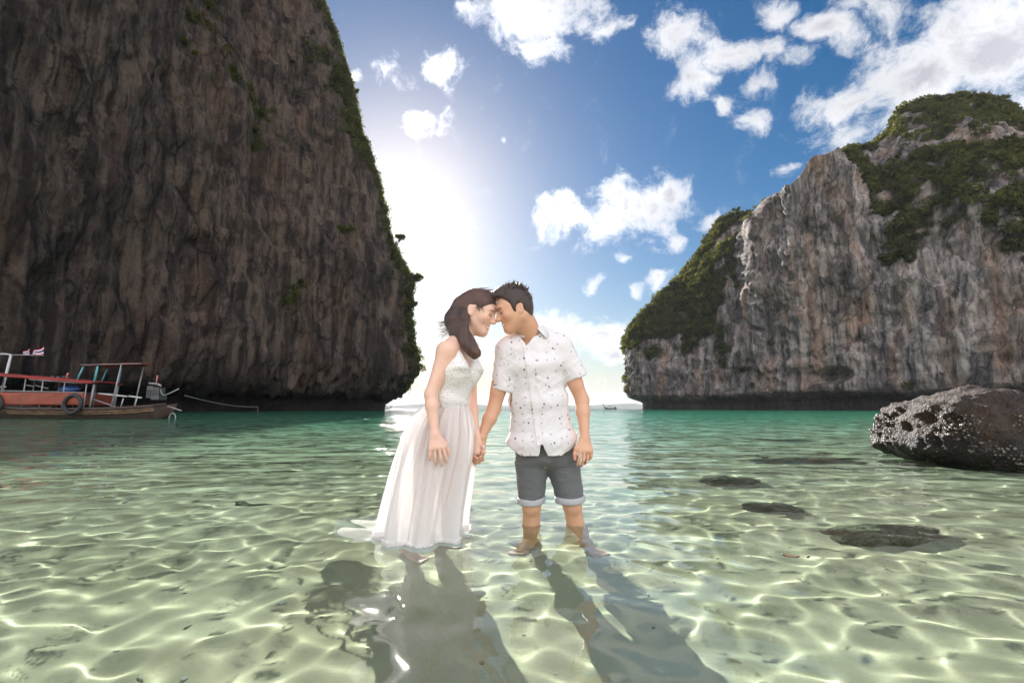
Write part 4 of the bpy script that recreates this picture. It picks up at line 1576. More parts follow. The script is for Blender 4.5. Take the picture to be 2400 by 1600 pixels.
def man_hair():
    C, M, s = m_C, m_M, MH
    F = Field(C - np.array([.2, .18, .16]), C + np.array([.2, .18, .24]), .003)
    T = lambda *p: C + M @ (np.array(p) * s)
    F.ell(T(-.013, 0, .045), np.array((.097, .085, .103)) * s, M, .01)
    F.ell(T(.026, 0, .088), np.array((.075, .066, .062)) * s, M, .03)
    F.ell(T(.045, 0, .108), np.array((.050, .050, .036)) * s, M, .02)
    F.ell(T(-.052, 0, -.004), np.array((.046, .064, .070)) * s, M, .03)
    for sd in (-1, 1):
        F.ell(T(.014, sd * .069, .016), np.array((.016, .011, .036)) * s, M, .012)      # sideburn
    # carve the face, ears and nape
    F.ell(T(.098, 0, .012), np.array((.068, .13, .088)) * s, M, .012, 'sub')
    F.ell(T(.04, 0, -.10), np.array((.080, .14, .098)) * s, M, .012, 'sub')
    for sd in (-1, 1):
        F.ell(T(-.008, sd * .088, -.012), np.array((.026, .030, .040)) * s, M, .008, 'sub')
    F.ell(T(-.055, 0, -.115), np.array((.09, .14, .055)) * s, M, .01, 'sub')
    r_ = np.random.default_rng(4)
    ex = []
    for i in range(420):
        th = r_.uniform(-.2, math.pi + .5)
        ph = r_.uniform(-1.0, 1.0)
        d = np.array([math.cos(th) * math.cos(ph), math.sin(ph), math.sin(th) * math.cos(ph)])
        b = np.array((-.012, 0, .048)) + d * np.array((.100, .082, .100))
        if d[0] > .3 and d[2] < .45:
            continue
        if d[2] < -.1:
            continue
        l = r_.uniform(.010, .026) * (1.1 if d[2] > .4 else .7)
        out = d * .6 + np.array([-.30 + .9 * max(d[0], 0), 0, .35 if d[2] > .3 else -.9]) + r_.normal(size=3) * .35
        out /= np.linalg.norm(out)
        p1 = b + out * l * .5 + d * l * .1
        p2 = p1 + (out + np.array([-.2, 0, .0]) + r_.normal(size=3) * .3) * l * .5
        ex.append((np.array([T(*(b - d * .01)), T(*p1), T(*p2)]), [.0022, .0017, .0004]))
    for i in range(150):                      # locks standing off the crown
        th = r_.uniform(.45, 2.6); ph = r_.uniform(-.9, .9)
        d = np.array([math.cos(th) * math.cos(ph), math.sin(ph), math.sin(th) * math.cos(ph)])
        b = np.array((-.010, 0, .050)) + d * np.array((.098, .080, .099))
        if d[0] > .5 and d[2] < .5:
            continue
        l = r_.uniform(.015, .030)
        out = d * .40 + np.array([-.65 + 1.2 * max(d[0], 0), 0, .15]) + r_.normal(size=3) * .22
        out /= np.linalg.norm(out)
        p1 = b + out * l * .5; p2 = p1 + (out - d * .25 + r_.normal(size=3) * .12) * l * .5
        ex.append((np.array([T(*(b - d * .008 - out * .006)), T(*(b + out * l * .2)), T(*p1), T(*p2)]), [.0050, .0048, .0034, .0005]))
    def flow(v):
        q = (v - C) @ M / s
        return np.arctan2(q[:, 1], q[:, 2] + .05) * .12 + .5 * q[:, 1] + .15 * q[:, 0] + .02 * fbm(v * 40, 2, 8)
    return finish_hair(F, "hair", M_HAIR_M, man, C, M, s, flow, ex, groove=.0042)


man_hair()

# ring on the free hand
ring_c = Jp(1350, 1058, 2.455)
a_ = np.linspace(0, 2 * math.pi, 17)
M_GOLD, nt_, out_ = mat("ring_metal")
b_ = N(nt_, 'ShaderNodeBsdfPrincipled', ins={'Base Color': (.75, .68, .52, 1), 'Metallic': 1.0, 'Roughness': .25})
nt_.links.new(b_.outputs[0], out_.inputs[0])
part("ring", Bag().tube(ring_c + np.stack([np.cos(a_) * .0102, np.sin(a_) * .0102, .3 * np.cos(a_) * .0102], 1), .0016, 6).mesh("ring"), M_GOLD, man)

# ---------------------------------------------------------------- woman
WH = 1.02
w_M = head_frame((.955, -.16, -.29))
w_C = Jp(1091, 713, HY - .072 * WH) + np.array([0, .072 * WH, 0])
WD = np.array([.80, -.60, 0])            # the way her chest faces
WS = np.array([-.60, -.80, 0])           # towards her right shoulder (near the camera)
w = dict(
    neck=Jp(1055, 780, 2.40), chest=Jp(1047, 855, 2.36), waist=Jp(1036, 918, 2.36), pelvis=Jp(1012, 978, 2.38),
    shR=Jp(1026, 806, 2.27), shL=Jp(1082, 800, 2.50),
    elR=Jp(990, 905, 2.24), wrR=Jp(999, 998, 2.20), knR=Jp(1004, 1034, 2.185),
    elL=Jp(1082, 915, 2.50), wrL=Jp(1094, 1004, 2.43),
)
wsb = float(seabed_z(np.array(-.35), np.array(2.35)))
fR_t = under(972, 1291, -wsb - .01); fR_a = under(938, 1258, -wsb - .08)
fL_t = under(1062, 1254, -wsb - .01); fL_a = under(1008, 1236, -wsb - .08)


def woman_body():
    lo = np.array([-.66, 2.0, wsb - .03]); hi = np.array([.12, 2.82, 1.34])
    F = Field(lo, hi, .0036)
    F.flat(w['pelvis'] - np.array([0, 0, .05]), w['waist'], WS, .135, .100, .088, .068, .04)
    F.flat(w['waist'], w['chest'], WS, .088, .068, .112, .080, .04)
    F.flat(w['chest'], w['neck'] - np.array([.004, 0, .06]), WS, .112, .080, .095, .062, .04)
    F.cone(w['shR'] + (w['neck'] - w['shR']) * .12, w['shL'] + (w['neck'] - w['shL']) * .12, .040, .040, .05)
    F.cone(w['shR'], w['neck'] + np.array([0, 0, .005]), .036, .042, .05)
    F.cone(w['neck'] - np.array([0, 0, .02]), w_C + np.array([-.020, 0, -.045]), .047, .045, .03)
    for sd in (-1, 1):
        F.ell(w['chest'] + WD * .044 + WS * .054 * sd + np.array([0, 0, -.006]), (.048, .046, .052), None, .03)
    F.cone(w['shR'], w['elR'], .043, .0315, .03)
    mid = w['elR'] * .7 + w['wrR'] * .3
    F.cone(w['elR'], mid, .0315, .030, .015); F.cone(mid, w['wrR'], .030, .0205, .02)
    F.cone(w['shL'], w['elL'], .040, .030, .03)
    mid = w['elL'] * .7 + w['wrL'] * .3
    F.cone(w['elL'], mid, .030, .029, .015); F.cone(mid, w['wrL'], .029, .0205, .02)
    add_hand(F, w['wrR'], w['knR'], (.95, .25, .15), (.25, -.95, .1), .22, [(10, 14, 10), (10, 18, 12), (12, 20, 12), (10, 22, 14)], 1.0, .0082)
    # hand held by the man: back of the hand towards us, fingers folded over his palm
    kn = Jp(1097, 1040, 2.405)
    F.flat(w['wrL'], kn, (1, .1, 0), .022, .016, .034, .014, .02, cap=.9)
    for i, px in enumerate((1109, 1103, 1096, 1089)):
        b = Jp(px - 2, 1042, 2.405); k1 = Jp(px, 1056, 2.425); k2 = Jp(px, 1056, 2.465); tp = Jp(px, 1046, 2.49)
        F.chain([b, k1, k2, tp], [.0085, .0085, .008, .007], .004)
    F.chain([w['wrL'] + np.array([.012, 0, -.03]), Jp(1110, 1026, 2.40), Jp(1112, 1040, 2.40)], [.011, .0098, .008], .008)
    hipR = w['pelvis'] + WS * .075 + np.array([0, 0, -.06]); hipL = w['pelvis'] - WS * .075 + np.array([0, 0, -.06])
    for h, a, t in ((hipR, fR_a, fR_t), (hipL, fL_a, fL_t)):
        k = h * .52 + a * .48 + np.array([.02, -.01, 0])
        F.cone(h, k, .078, .050, .03)
        cf = k * .65 + a * .35
        F.cone(k, cf, .049, .048, .03); F.cone(cf, a, .048, .031, .03)
        add_foot(F, a, t, .030)
    add_head(F, w_C, w_M, WH, True)
    return body_mesh(F, "person", (w_C, w_M, WH, True), (.67, .435, .335))


woman = link("person", woman_body(), M_SKIN, label="woman with long dark hair in a white crochet halter dress leaning to the man", category="person")


def dress_material(name, lace=False, sheer=0.0):
    mm, nt, out = mat(name)
    geo = N(nt, 'ShaderNodeNewGeometry')
    P = geo.outputs['Position']
    n2 = N(nt, 'ShaderNodeTexNoise', ins={'Vector': P, 'Scale': 700.0, 'Detail': 1.0})
    if lace:
        tc = N(nt, 'ShaderNodeAttribute', attribute_name="weave")
        vo = N(nt, 'ShaderNodeTexVoronoi', feature='F1', ins={'Vector': tc.outputs['Vector'], 'Scale': 105.0, 'Randomness': .55})
        hole = ramp(nt, vo.outputs['Distance'], [(.18, 1.0), (.36, 0.0)])
        c = mix_rgb(nt, math_n(nt, 'MULTIPLY', hole, .55), (.81, .79, .77), (.52, .40, .34))
        hgt = math_n(nt, 'MULTIPLY', vo.outputs['Distance'], 1.0)
        bmp = N(nt, 'ShaderNodeBump', ins={'Strength': .7, 'Distance': .006, 'Height': hgt})
        trans = .15
    else:
        mp = N(nt, 'ShaderNodeMapping', ins={'Vector': P, 'Scale': (60, 60, 7)})
        n1 = N(nt, 'ShaderNodeTexNoise', ins={'Vector': mp.outputs[0], 'Scale': 1.0, 'Detail': 3.0})
        c = mix_rgb(nt, math_n(nt, 'MULTIPLY', n2.outputs[0], .1), (.82, .80, .795), (.70, .68, .67))
        bmp = N(nt, 'ShaderNodeBump', ins={'Strength': .2, 'Distance': .005, 'Height': n1.outputs[0]})
        trans = .46
    d = N(nt, 'ShaderNodeBsdfDiffuse', ins={'Color': c, 'Normal': bmp.outputs[0]})
    t = N(nt, 'ShaderNodeBsdfTranslucent', ins={'Color': c, 'Normal': bmp.outputs[0]})
    mx = N(nt, 'ShaderNodeMixShader', ins={0: trans, 1: d.outputs[0], 2: t.outputs[0]})
    if sheer:
        mx = N(nt, 'ShaderNodeMixShader', ins={0: sheer, 1: mx.outputs[0], 2: N(nt, 'ShaderNodeBsdfTransparent').outputs[0]})
    nt.links.new(mx.outputs[0], out.inputs[0])
    return mm


M_DRESS = dress_material("white_voile", sheer=.10)
M_LACE = dress_material("white_crochet", True)
M_WET = dress_material("wet_voile", sheer=.66)


def woman_bodice():
    F = Field((-.46, 2.05, .55), (.06, 2.68, 1.12), .0036)
    F.flat(w['waist'] - np.array([.014, 0, .035]), w['waist'], WS, .100, .080, .098, .078, .02)
    F.flat(w['waist'], w['chest'], WS, .098, .078, .121, .089, .04)
    F.flat(w['chest'], w['chest'] + np.array([0, 0, .04]), WS, .121, .089, .115, .084, .04)
    for sd in (-1, 1):
        F.ell(w['chest'] + WD * .046 + WS * .054 * sd + np.array([0, 0, -.006]), (.056, .054, .062), None, .04)
    # halter cups rise to points beside the neck
    for sd, top in ((1, Jp(1048, 790, 2.30)), (-1, Jp(1082, 800, 2.43))):
        F.flat(w['chest'] + WD * .085 + WS * .055 * sd + np.array([0, 0, .01]), top, WS, .050, .040, .008, .012, .02)
    sl_, x, y, z = F.region(F.lo, F.lo + F.h * F.n)
    # open back: keep below a line that falls towards the back
    f_ = (x - w['chest'][0]) * WD[0] + (y - w['chest'][1]) * WD[1]
    s_ = (x - w['chest'][0]) * WS[0] + (y - w['chest'][1]) * WS[1]
    topz = w['chest'][2] - .045 + np.maximum(f_ - .01, 0) * 2.8
    F.D = np.maximum(F.D, (z - topz).astype(np.float32))
    # V between the cups
    vb = w['chest'] + np.array([0, 0, -.012])
    vee = np.maximum(np.abs(s_) - (z - vb[2]) * .42, -(z - vb[2]))
    F.D = smax(F.D, -vee.astype(np.float32), .006)
    F.D = np.maximum(F.D, (w['waist'][2] - .045 - z + 0 * x + 0 * y).astype(np.float32))
    v, f = F.mesh()
    v = relax(v, f, 2, .5)
    me = mesh_np("bodice", v, f)
    ang = np.arctan2((v - w['waist']) @ WS, (v - w['waist']) @ WD)
    a = me.attributes.new("weave", 'FLOAT_VECTOR', 'POINT')
    a.data.foreach_set('vector', np.stack([ang * .11, v[:, 2], ang * 0], 1).astype(np.float32).ravel())
    return me


dress = part("dress", woman_bodice(), M_LACE, woman)


def strap(pts, r):
    part("strap", Bag().tube(np.array(pts), r, 6).mesh("strap"), M_LACE, dress)


strap([Jp(1050, 800, 2.285), Jp(1044, 784, 2.30), Jp(1036, 772, 2.36), Jp(1040, 765, 2.42)], .0042)
strap([Jp(1082, 806, 2.42), Jp(1076, 786, 2.42), Jp(1064, 772, 2.44)], .0042)
strap([Jp(1014, 770, 2.36), Jp(1024, 764, 2.37), Jp(1036, 764, 2.42), Jp(1046, 770, 2.46)], .004)


def skirt():
    """gathered skirt: rows from the waist to the wet hem, pleats as real folds"""
    prof = np.array([  # py, left px, right px, Y centre, depth/width
        (926, 992, 1073, 2.365, .86), (936, 975, 1075, 2.365, .88), (946, 957, 1078, 2.37, .90), (966, 945, 1082, 2.375, .9),
        (989, 934, 1086, 2.38, .9), (1034, 920, 1083, 2.38, .9), (1080, 909, 1074, 2.38, .9), (1125, 901, 1065, 2.375, .88),
        (1170, 893, 1057, 2.37, .86), (1197, 889, 1053, 2.365, .85), (1222, 886, 1051, 2.36, .85), (1243, 888, 1052, 2.36, .85), (1262, 891, 1053, 2.355, .84)])
    nr, nc = 150, 420
    pyr = np.linspace(926, 1262, nr)
    L = np.interp(pyr, prof[:, 0], prof[:, 1]); Rr = np.interp(pyr, prof[:, 0], prof[:, 2])
    Yc = np.interp(pyr, prof[:, 0], prof[:, 3]); ra = np.interp(pyr, prof[:, 0], prof[:, 4])
    k = 9
    sm = lambda q: np.convolve(np.pad(q, k, mode='edge'), np.ones(2 * k + 1) / (2 * k + 1), 'valid')
    L, Rr, Yc, ra = sm(L), sm(Rr), sm(Yc), sm(ra)
    th = np.linspace(0, 2 * math.pi, nc, endpoint=False)
    V = np.zeros((nr, nc, 3))
    for i in range(nr):
        a = np.array(at((L[i] + Rr[i]) / 2, pyr[i], Yc[i]))
        half = (Rr[i] - L[i]) / 2 / FPX * Yc[i] * 1.0
        t = i / (nr - 1)
        dp = half * ra[i]
        # pleats drift a little as they fall and merge downwards
        w1 = np.sin(th * 26 + 2.0 * np.sin(3 * th) + 1.2 * t) * (1 - t) ** .7
        w2 = np.sin(th * 9 + 2.6 * np.sin(2 * th + 1) + 1.5 * np.sin(3 * th) + 2.0 * t + .8)
        w3 = np.sin(th * 5 + 1.1 * np.sin(th * 2 + .4) - 1.5 * t)
        amp = np.interp(t, [0, .08, .4, 1], [.002, .009, .022, .042])
        rr = 1 + (amp * (.55 * w1 + .8 * w2 + .55 * w3)) / half
        # the side towards the sun is swept back over the water
        V[i, :, 0] = a[0] + half * np.cos(th) * rr
        V[i, :, 1] = a[1] + dp * np.sin(th) * rr
        V[i, :, 2] = a[2] + .012 * t * np.sin(th * 3 + 2) + .03 * t * np.sin(th)
    # at the water line the cloth spreads out and floats just under the surface
    zf = V[..., 2].copy()
    V[..., 2] = np.where(zf < .0, zf * .28, zf)
    sp = smooth01(zf, .02, -.10)
    c = V.mean(axis=1, keepdims=True)
    V[..., :2] += (V[..., :2] - c[..., :2]) * (sp * .22)[..., None]
    me = mesh_np("skirt", V.reshape(-1, 3), grid_faces(nr, nc, wrap=True))
    o = part("skirt", me, M_DRESS, dress)
    # ruffle where the flounce is sewn on
    row = int(nr * .872)
    B = Bag()
    rows = []
    for off, dz in ((.001, .012), (.010, .006), (.004, -.004), (.011, -.012), (.003, -.018)):
        p = V[row].copy()
        d = p[:, :2] - p[:, :2].mean(0); d /= np.linalg.norm(d, axis=1)[:, None]
        fr = np.sin(th * 54 + 3 * np.sin(5 * th)) * .0045
        p[:, :2] += d * (off + fr)[:, None]
        p[:, 2] += dz + .004 * np.sin(th * 31)
        rows.append(p)
    B.add(np.vstack(rows), grid_faces(len(rows), nc, wrap=True))
    part("ruffle", B.mesh("ruffle"), M_DRESS, dress)
    # train floating on the water behind her
    nu, nv = 70, 60
    P0 = at_plane(900, 1236, 0.0)
    edge = [(905, 1196), (840, 1190), (790, 1192), (766, 1204), (768, 1215), (764, 1226), (786, 1238), (840, 1248), (885, 1256), (940, 1256), (1000, 1240), (1050, 1226)]
    E = np.array([list(at_plane(a, b, -.01)) for a, b in edge])
    u = np.linspace(0, 1, nu)
    s = np.linspace(0, 1, len(E))
    Eu = np.stack([np.interp(u, s, E[:, i]) for i in range(3)], 1)
    for _ in range(2):
        Eu[1:-1] = (Eu[:-2] + 2 * Eu[1:-1] + Eu[2:]) / 4
    inner_px = np.interp(u, [0, .3, .7, 1], [900, 892, 900, 1034]); inner_py = np.interp(u, [0, .3, .7, 1], [1205, 1222, 1236, 1216])
    I = np.array([list(at_plane(a, b, .006)) for a, b in zip(inner_px, inner_py)])
    tv = np.linspace(0, 1, nv)[:, None, None]
    G = I[None] * (1 - tv) + Eu[None] * tv
    fold = (np.sin(u * 34 + 2 * np.sin(u * 9))[None, :] * .004 + np.sin(u * 13 + 3 * tv[..., 0]) * .004) * np.sin(np.pi * np.clip(tv[..., 0], 0, 1)) ** .8
    bub = .016 * np.exp(-(((u[None, :] - .42) / .10) ** 2 + ((tv[..., 0] - .42) / .25) ** 2))
    G[..., 2] = .006 + fold + bub + wave_field(G[..., 0], G[..., 1], np.full(G.shape[:2], .02)) - .010 * tv[..., 0] ** 3
    me = mesh_np("train", G.reshape(-1, 3), grid_faces(nv, nu))
    part("train", me, M_WET, dress)


skirt()
for o_ in list(dress.children) + [dress, woman, man]:
    o_.cycles.is_caustics_receiver = True


def woman_hair():
    C, M, s = w_C, w_M, WH
    F = Field(C - np.array([.26, .2, .38]), C + np.array([.18, .18, .18]), .003)
    T = lambda *p: C + M @ (np.array(p) * s)
    F.ell(T(-.012, 0, .042), np.array((.100, .081, .092)) * s, M, .01)
    F.ell(T(.020, 0, .055), np.array((.070, .070, .076)) * s, M, .02)
    # mass swept behind the ear and gathered over the near shoulder
    bk = [Jp(1062, 705, HY), Jp(1045, 732, HY - .01), Jp(1052, 762, HY - .05), Jp(1068, 782, HY - .11), Jp(1084, 806, HY - .14)]
    F.chain(bk, [.058, .046, .042, .033, .029], .04)
    F.chain([Jp(1070, 724, HY - .06), Jp(1072, 760, HY - .10), Jp(1078, 790, HY - .135), Jp(1090, 808, HY - .145)], [.034, .031, .026, .022], .03)
    F.chain([Jp(1040, 736, HY), Jp(1033, 748, HY - .02)], [.036, .018], .03)
    F.chain([Jp(1084, 800, HY - .14), Jp(1094, 812, HY - .145), Jp(1090, 819, HY - .145)], [.027, .020, .012], .02)
    # face, ear and neck stay free
    F.ell(T(.098, 0, -.020), np.array((.060, .13, .088)) * s, M, .015, 'sub')
    F.ell(T(.062, 0, -.085), np.array((.075, .14, .078)) * s, M, .015, 'sub')
    F.ell(T(.004, -.083, -.006), np.array((.024, .030, .040)) * s, M, .012, 'sub')
    r_ = np.random.default_rng(14)
    ex = []
    A = [np.array(p) for p in bk]
    for i in range(260):
        q = r_.uniform(0, 1)
        if q < .45:       # frizz along the back of the head, lit by the sun
            t = r_.uniform(0, 1)
            a = np.array([Jp(x_, y_, HY + r_.uniform(-.05, .05)) for x_, y_ in ((1060 + 44 * t * 0, 0),)][0]) if False else None
            px = np.interp(t, [0, .3, .6, 1], [1100, 1058, 1032, 1027]); py = np.interp(t, [0, .3, .6, 1], [667, 690, 722, 752])
            b = Jp(px + 6, py + 4, HY + r_.uniform(-.05, .05))
            d = np.array([-.6 - .4 * t, r_.normal() * .3, .5 - .9 * t]) + r_.normal(size=3) * .45
            l = r_.uniform(.015, .05)
        elif q < .62:     # wisps drifting behind
            b = Jp(r_.uniform(1022, 1045), r_.uniform(735, 768), HY + r_.uniform(-.04, .03))
            d = np.array([-1.0, r_.normal() * .3, r_.normal() * .35 - .15])
            l = r_.uniform(.03, .085)
        elif q < .72:     # over the forehead
            b = T(r_.uniform(-.02, .05), r_.uniform(-.05, .05), .128)
            d = np.array([1.0, r_.normal() * .2, .15 + r_.normal() * .2]); l = r_.uniform(.03, .07)
        elif q < .86:     # in front of the ear
            b = T(.02 + r_.normal() * .008, -.072, .045); d = np.array([.35, -.1, -1.0]) + r_.normal(size=3) * .15; l = r_.uniform(.03, .06)
        else:             # loose ends of the tail
            b = Jp(r_.uniform(1080, 1098), r_.uniform(796, 815), HY - .145); d = np.array([.5, -.2, -.5]) + r_.normal(size=3) * .6; l = r_.uniform(.015, .035)
        d /= np.linalg.norm(d)
        c = r_.normal(size=3) * .4
        p = [b]
        for k in range(4):
            d = d + c * .30 + np.array([0, 0, -.06]); d /= np.linalg.norm(d)
            p.append(p[-1] + d * l / 4)
        ex.append((np.array(p), [.0014, .0013, .0011, .0008, .0003]))
    cr = [Jp(1080, 688, HY - .01)] + bk
    rr_ = [.050, .054, .046, .042, .034, .029]
    for i in range(150):                       # wavy locks following the sweep of the hair
        a0 = r_.uniform(2.2, 5.6); n_ = 26
        t = np.linspace(0, 1, n_) * (len(cr) - 1) * r_.uniform(.75, 1.0)
        P_ = np.stack([np.interp(t, np.arange(len(cr)), np.array(cr)[:, k]) for k in range(3)], 1)
        for _ in range(3):
            P_[1:-1] = (P_[:-2] + 2 * P_[1:-1] + P_[2:]) / 4
        rad = np.interp(t, np.arange(len(cr)), rr_)
        Tn = np.gradient(P_, axis=0); Tn /= np.linalg.norm(Tn, axis=1)[:, None]
        e1 = np.cross(Tn, np.array([0, 1.0, 0])); e1 /= np.linalg.norm(e1, axis=1)[:, None]
        e2 = np.cross(Tn, e1)
        aa = a0 + .25 * np.sin(t * 2.2 + i) + .12 * np.sin(t * 5 + i * 2)
        off = (np.cos(aa)[:, None] * e1 + np.sin(aa)[:, None] * e2) * (rad * r_.uniform(.92, 1.06))[:, None]
        Q_ = P_ + off
        q_ = (Q_ - C) @ M / s
        bad = (q_[:, 0] > .045) & (q_[:, 2] < .06) | ((np.abs(q_[:, 0]) < .035) & (q_[:, 1] < -.05) & (np.abs(q_[:, 2]) < .035))
        if bad.any():
            continue
        ex.append((Q_, np.interp(np.linspace(0, 1, n_), [0, .1, .8, 1], [.0008, .0046, .0040, .0006])))
    anchor = T(.055, -.02, .10)
    def flow(v):
        q = (v - C) @ M / s
        up = np.arctan2(q[:, 2] - .0, -(q[:, 0]) + .13) * .10
        low = (v[:, 0] * .9 + v[:, 1] * .3)
        t = smooth01(v[:, 2], C[2] - .02, C[2] - .10)
        return up * (1 - t) + low * t + .010 * fbm(v * 25, 2, 18)
    return finish_hair(F, "hair", M_HAIR_W, woman, C, M, s, flow, ex, groove=.0036)


woman_hair()

# ------------------------------------------------------------------ sea air
def haze():
    m, nt, out = mat("sea_air")
    v = N(nt, 'ShaderNodeVolumePrincipled', ins={'Color': (.90, .94, 1.0, 1), 'Density': 0.00005, 'Anisotropy': 0.15})
    nt.links.new(v.outputs[0], out.inputs['Volume'])
    B = Bag().box((0, 0, 72), (14600, 14600, 210))
    link("haze", B.mesh("haze", smooth=False), m, kind="stuff")


haze()

# ------------------------------------------------------------------ boulder, rocks, boats
def icos(sub):
    bm = bmesh.new()
    bmesh.ops.create_icosphere(bm, subdivisions=sub, radius=1)
    v = np.array([q.co[:] for q in bm.verts]); f = np.array([[q.index for q in fc.verts] for fc in bm.faces])
    bm.free()
    return v, f


def tri_normals(v, f):
    n = np.cross(v[f[:, 1]] - v[f[:, 0]], v[f[:, 2]] - v[f[:, 0]])
    o = np.zeros_like(v)
    for i in range(3):
        for ax in range(3):
            o[:, ax] += np.bincount(f[:, i], n[:, ax], len(v))
    return o / (np.linalg.norm(o, axis=1)[:, None] + 1e-12)


def boulder_material(name, top, low, line):
    mm, nt, out = mat(name)
    geo = N(nt, 'ShaderNodeNewGeometry'); P = geo.outputs['Position']
    n1 = N(nt, 'ShaderNodeTexNoise', ins={'Vector': P, 'Scale': 3.2, 'Detail': 7.0, 'Roughness': .65})
    n2 = N(nt, 'ShaderNodeTexNoise', ins={'Vector': P, 'Scale': 26.0, 'Detail': 5.0, 'Roughness': .7})
    n3 = N(nt, 'ShaderNodeTexVoronoi', ins={'Vector': P, 'Scale': 34.0})
    sep = N(nt, 'ShaderNodeSeparateXYZ', ins={0: P})
    c = mix_rgb(nt, ramp(nt, n1.outputs[0], [(.4, 0.), (.62, 1.)]), top, tuple(x * 1.7 for x in top))
    c = mix_rgb(nt, ramp(nt, n2.outputs[0], [(.35, .8), (.5, 0.)]), c, tuple(x * .35 for x in top))
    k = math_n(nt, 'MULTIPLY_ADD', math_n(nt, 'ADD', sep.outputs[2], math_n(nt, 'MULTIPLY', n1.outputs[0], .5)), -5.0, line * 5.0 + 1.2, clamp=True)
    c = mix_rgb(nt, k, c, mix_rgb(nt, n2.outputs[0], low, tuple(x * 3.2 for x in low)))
    h = math_n(nt, 'ADD', math_n(nt, 'MULTIPLY', n2.outputs[0], 1.0), math_n(nt, 'MULTIPLY', n3.outputs['Distance'], .5))
    bmp = N(nt, 'ShaderNodeBump', ins={'Strength': .9, 'Distance': .05, 'Height': h})
    b = N(nt, 'ShaderNodeBsdfPrincipled', ins={'Base Color': c, 'Roughness': .62, 'Normal': bmp.outputs[0]})
    b.inputs['Specular IOR Level'].default_value = .35
    nt.links.new(b.outputs[0], out.inputs[0])
    return mm


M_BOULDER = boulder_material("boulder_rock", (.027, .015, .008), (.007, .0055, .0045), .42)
M_SHELL, nt_, out_ = mat("oyster_shell")
g_ = N(nt_, 'ShaderNodeNewGeometry')
b_ = N(nt_, 'ShaderNodeBsdfPrincipled', ins={'Base Color': mix_rgb(nt_, g_.outputs['Random Per Island'], (.03, .025, .02), (.19, .16, .12)), 'Roughness': .55})
nt_.links.new(b_.outputs[0], out_.inputs[0])


def boulder():
    # outline of the rock in its own vertical plane, then given depth
    v, f = icos(6)
    c = Vector(at_plane(2260, 1068, 0.0)); c.y = 5.85
    base = np.array([at(2215, 1000, 5.55).x + .46, 5.85, .08])
    d = v.copy()
    # super-ellipsoid, blunt on the left where the front has split off
    ex = np.sign(d) * np.abs(d) ** .82
    r = np.array([1.15, .92, .86])
    p = ex * r
    p[:, 2] -= .10 * np.maximum(p[:, 0], 0) ** 1.5 + .05
    # sheared flat face towards us, undercut at the left foot
    p[:, 0] += .10 * p[:, 2]
    cutx = -.80 + .10 * np.sin(p[:, 2] * 5)
    k = p[:, 0] < cutx
    p[:, 0] = np.where(k, cutx + (p[:, 0] - cutx) * .42, p[:, 0])
    low = smooth01(p[:, 2], .12, -.25) * smooth01(p[:, 0], -.3, -.75)
    p[:, 0] += low * .38
    q = p + base
    n = tri_normals(q, f)
    big = fbm(q * 1.3, 3, 401); mid = ridged(q * 3.6, 3, 402); sm = fbm(q * 14, 4, 403); pit = ridged(q * 9, 3, 404)
    lowz = smooth01(q[:, 2], .62, .25)
    q = q + n * (big * .14 + mid * .045 + sm * .028 + pit * .022 * lowz + .03 * lowz * fbm(q * 24, 3, 405))[:, None]
    leftn = smooth01(q[:, 0], base[0] - .45, base[0] - .85) * smooth01(q[:, 2], .05, .3)
    q = q + n * (leftn * ridged(q * 8, 3, 406) * .06)[:, None]
    me = mesh_np("boulder", q, f)
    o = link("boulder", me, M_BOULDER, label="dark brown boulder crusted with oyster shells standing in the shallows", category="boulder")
    o.cycles.is_caustics_receiver = True
    n = tri_normals(q, f)
    r_ = np.random.default_rng(8)
    dens = smooth01(q[:, 2], .62, .40) * smooth01(q[:, 2], -.05, .06) * np.clip(.35 + 1.3 * fbm(q * 2.4, 3, 411), 0, 1) * (n[:, 1] < .4)
    idx = r_.choice(len(q), 1300, p=dens / dens.sum())
    B_v, B_f = [], []
    a = np.arange(6) * math.pi / 3
    for t, i in enumerate(idx):
        N_ = Vector(n[i]); s_ = r_.uniform(.006, .016)
        u = N_.orthogonal().normalized(); w_ = N_.cross(u)
        ph = r_.uniform(0, 6.28); el = r_.uniform(1.1, 1.8)
        rim = [Vector(q[i]) + (u * math.cos(x + ph) * el + w_ * math.sin(x + ph)) * s_ * r_.uniform(.8, 1.2) + N_ * s_ * (.25 + .35 * math.cos(x)) for x in a]
        b0 = len(B_v)
        B_v += [tuple(x) for x in rim] + [tuple(Vector(q[i]) - N_ * s_ * .2), tuple(Vector(q[i]) + N_ * s_ * .55)]
        for j in range(6):
            B_f.append((b0 + j, b0 + (j + 1) % 6, b0 + 7)); B_f.append((b0 + (j + 1) % 6, b0 + j, b0 + 6))
    me = mesh_np("oyster_shells", np.array(B_v), np.array(B_f), smooth=False)
    s = part("oyster_shells", me, M_SHELL, o)
    s['kind'] = "stuff"
    return o


boulder()

M_SUNK = boulder_material("sunken_rock", (.15, .135, .08), (.12, .11, .06), -5)


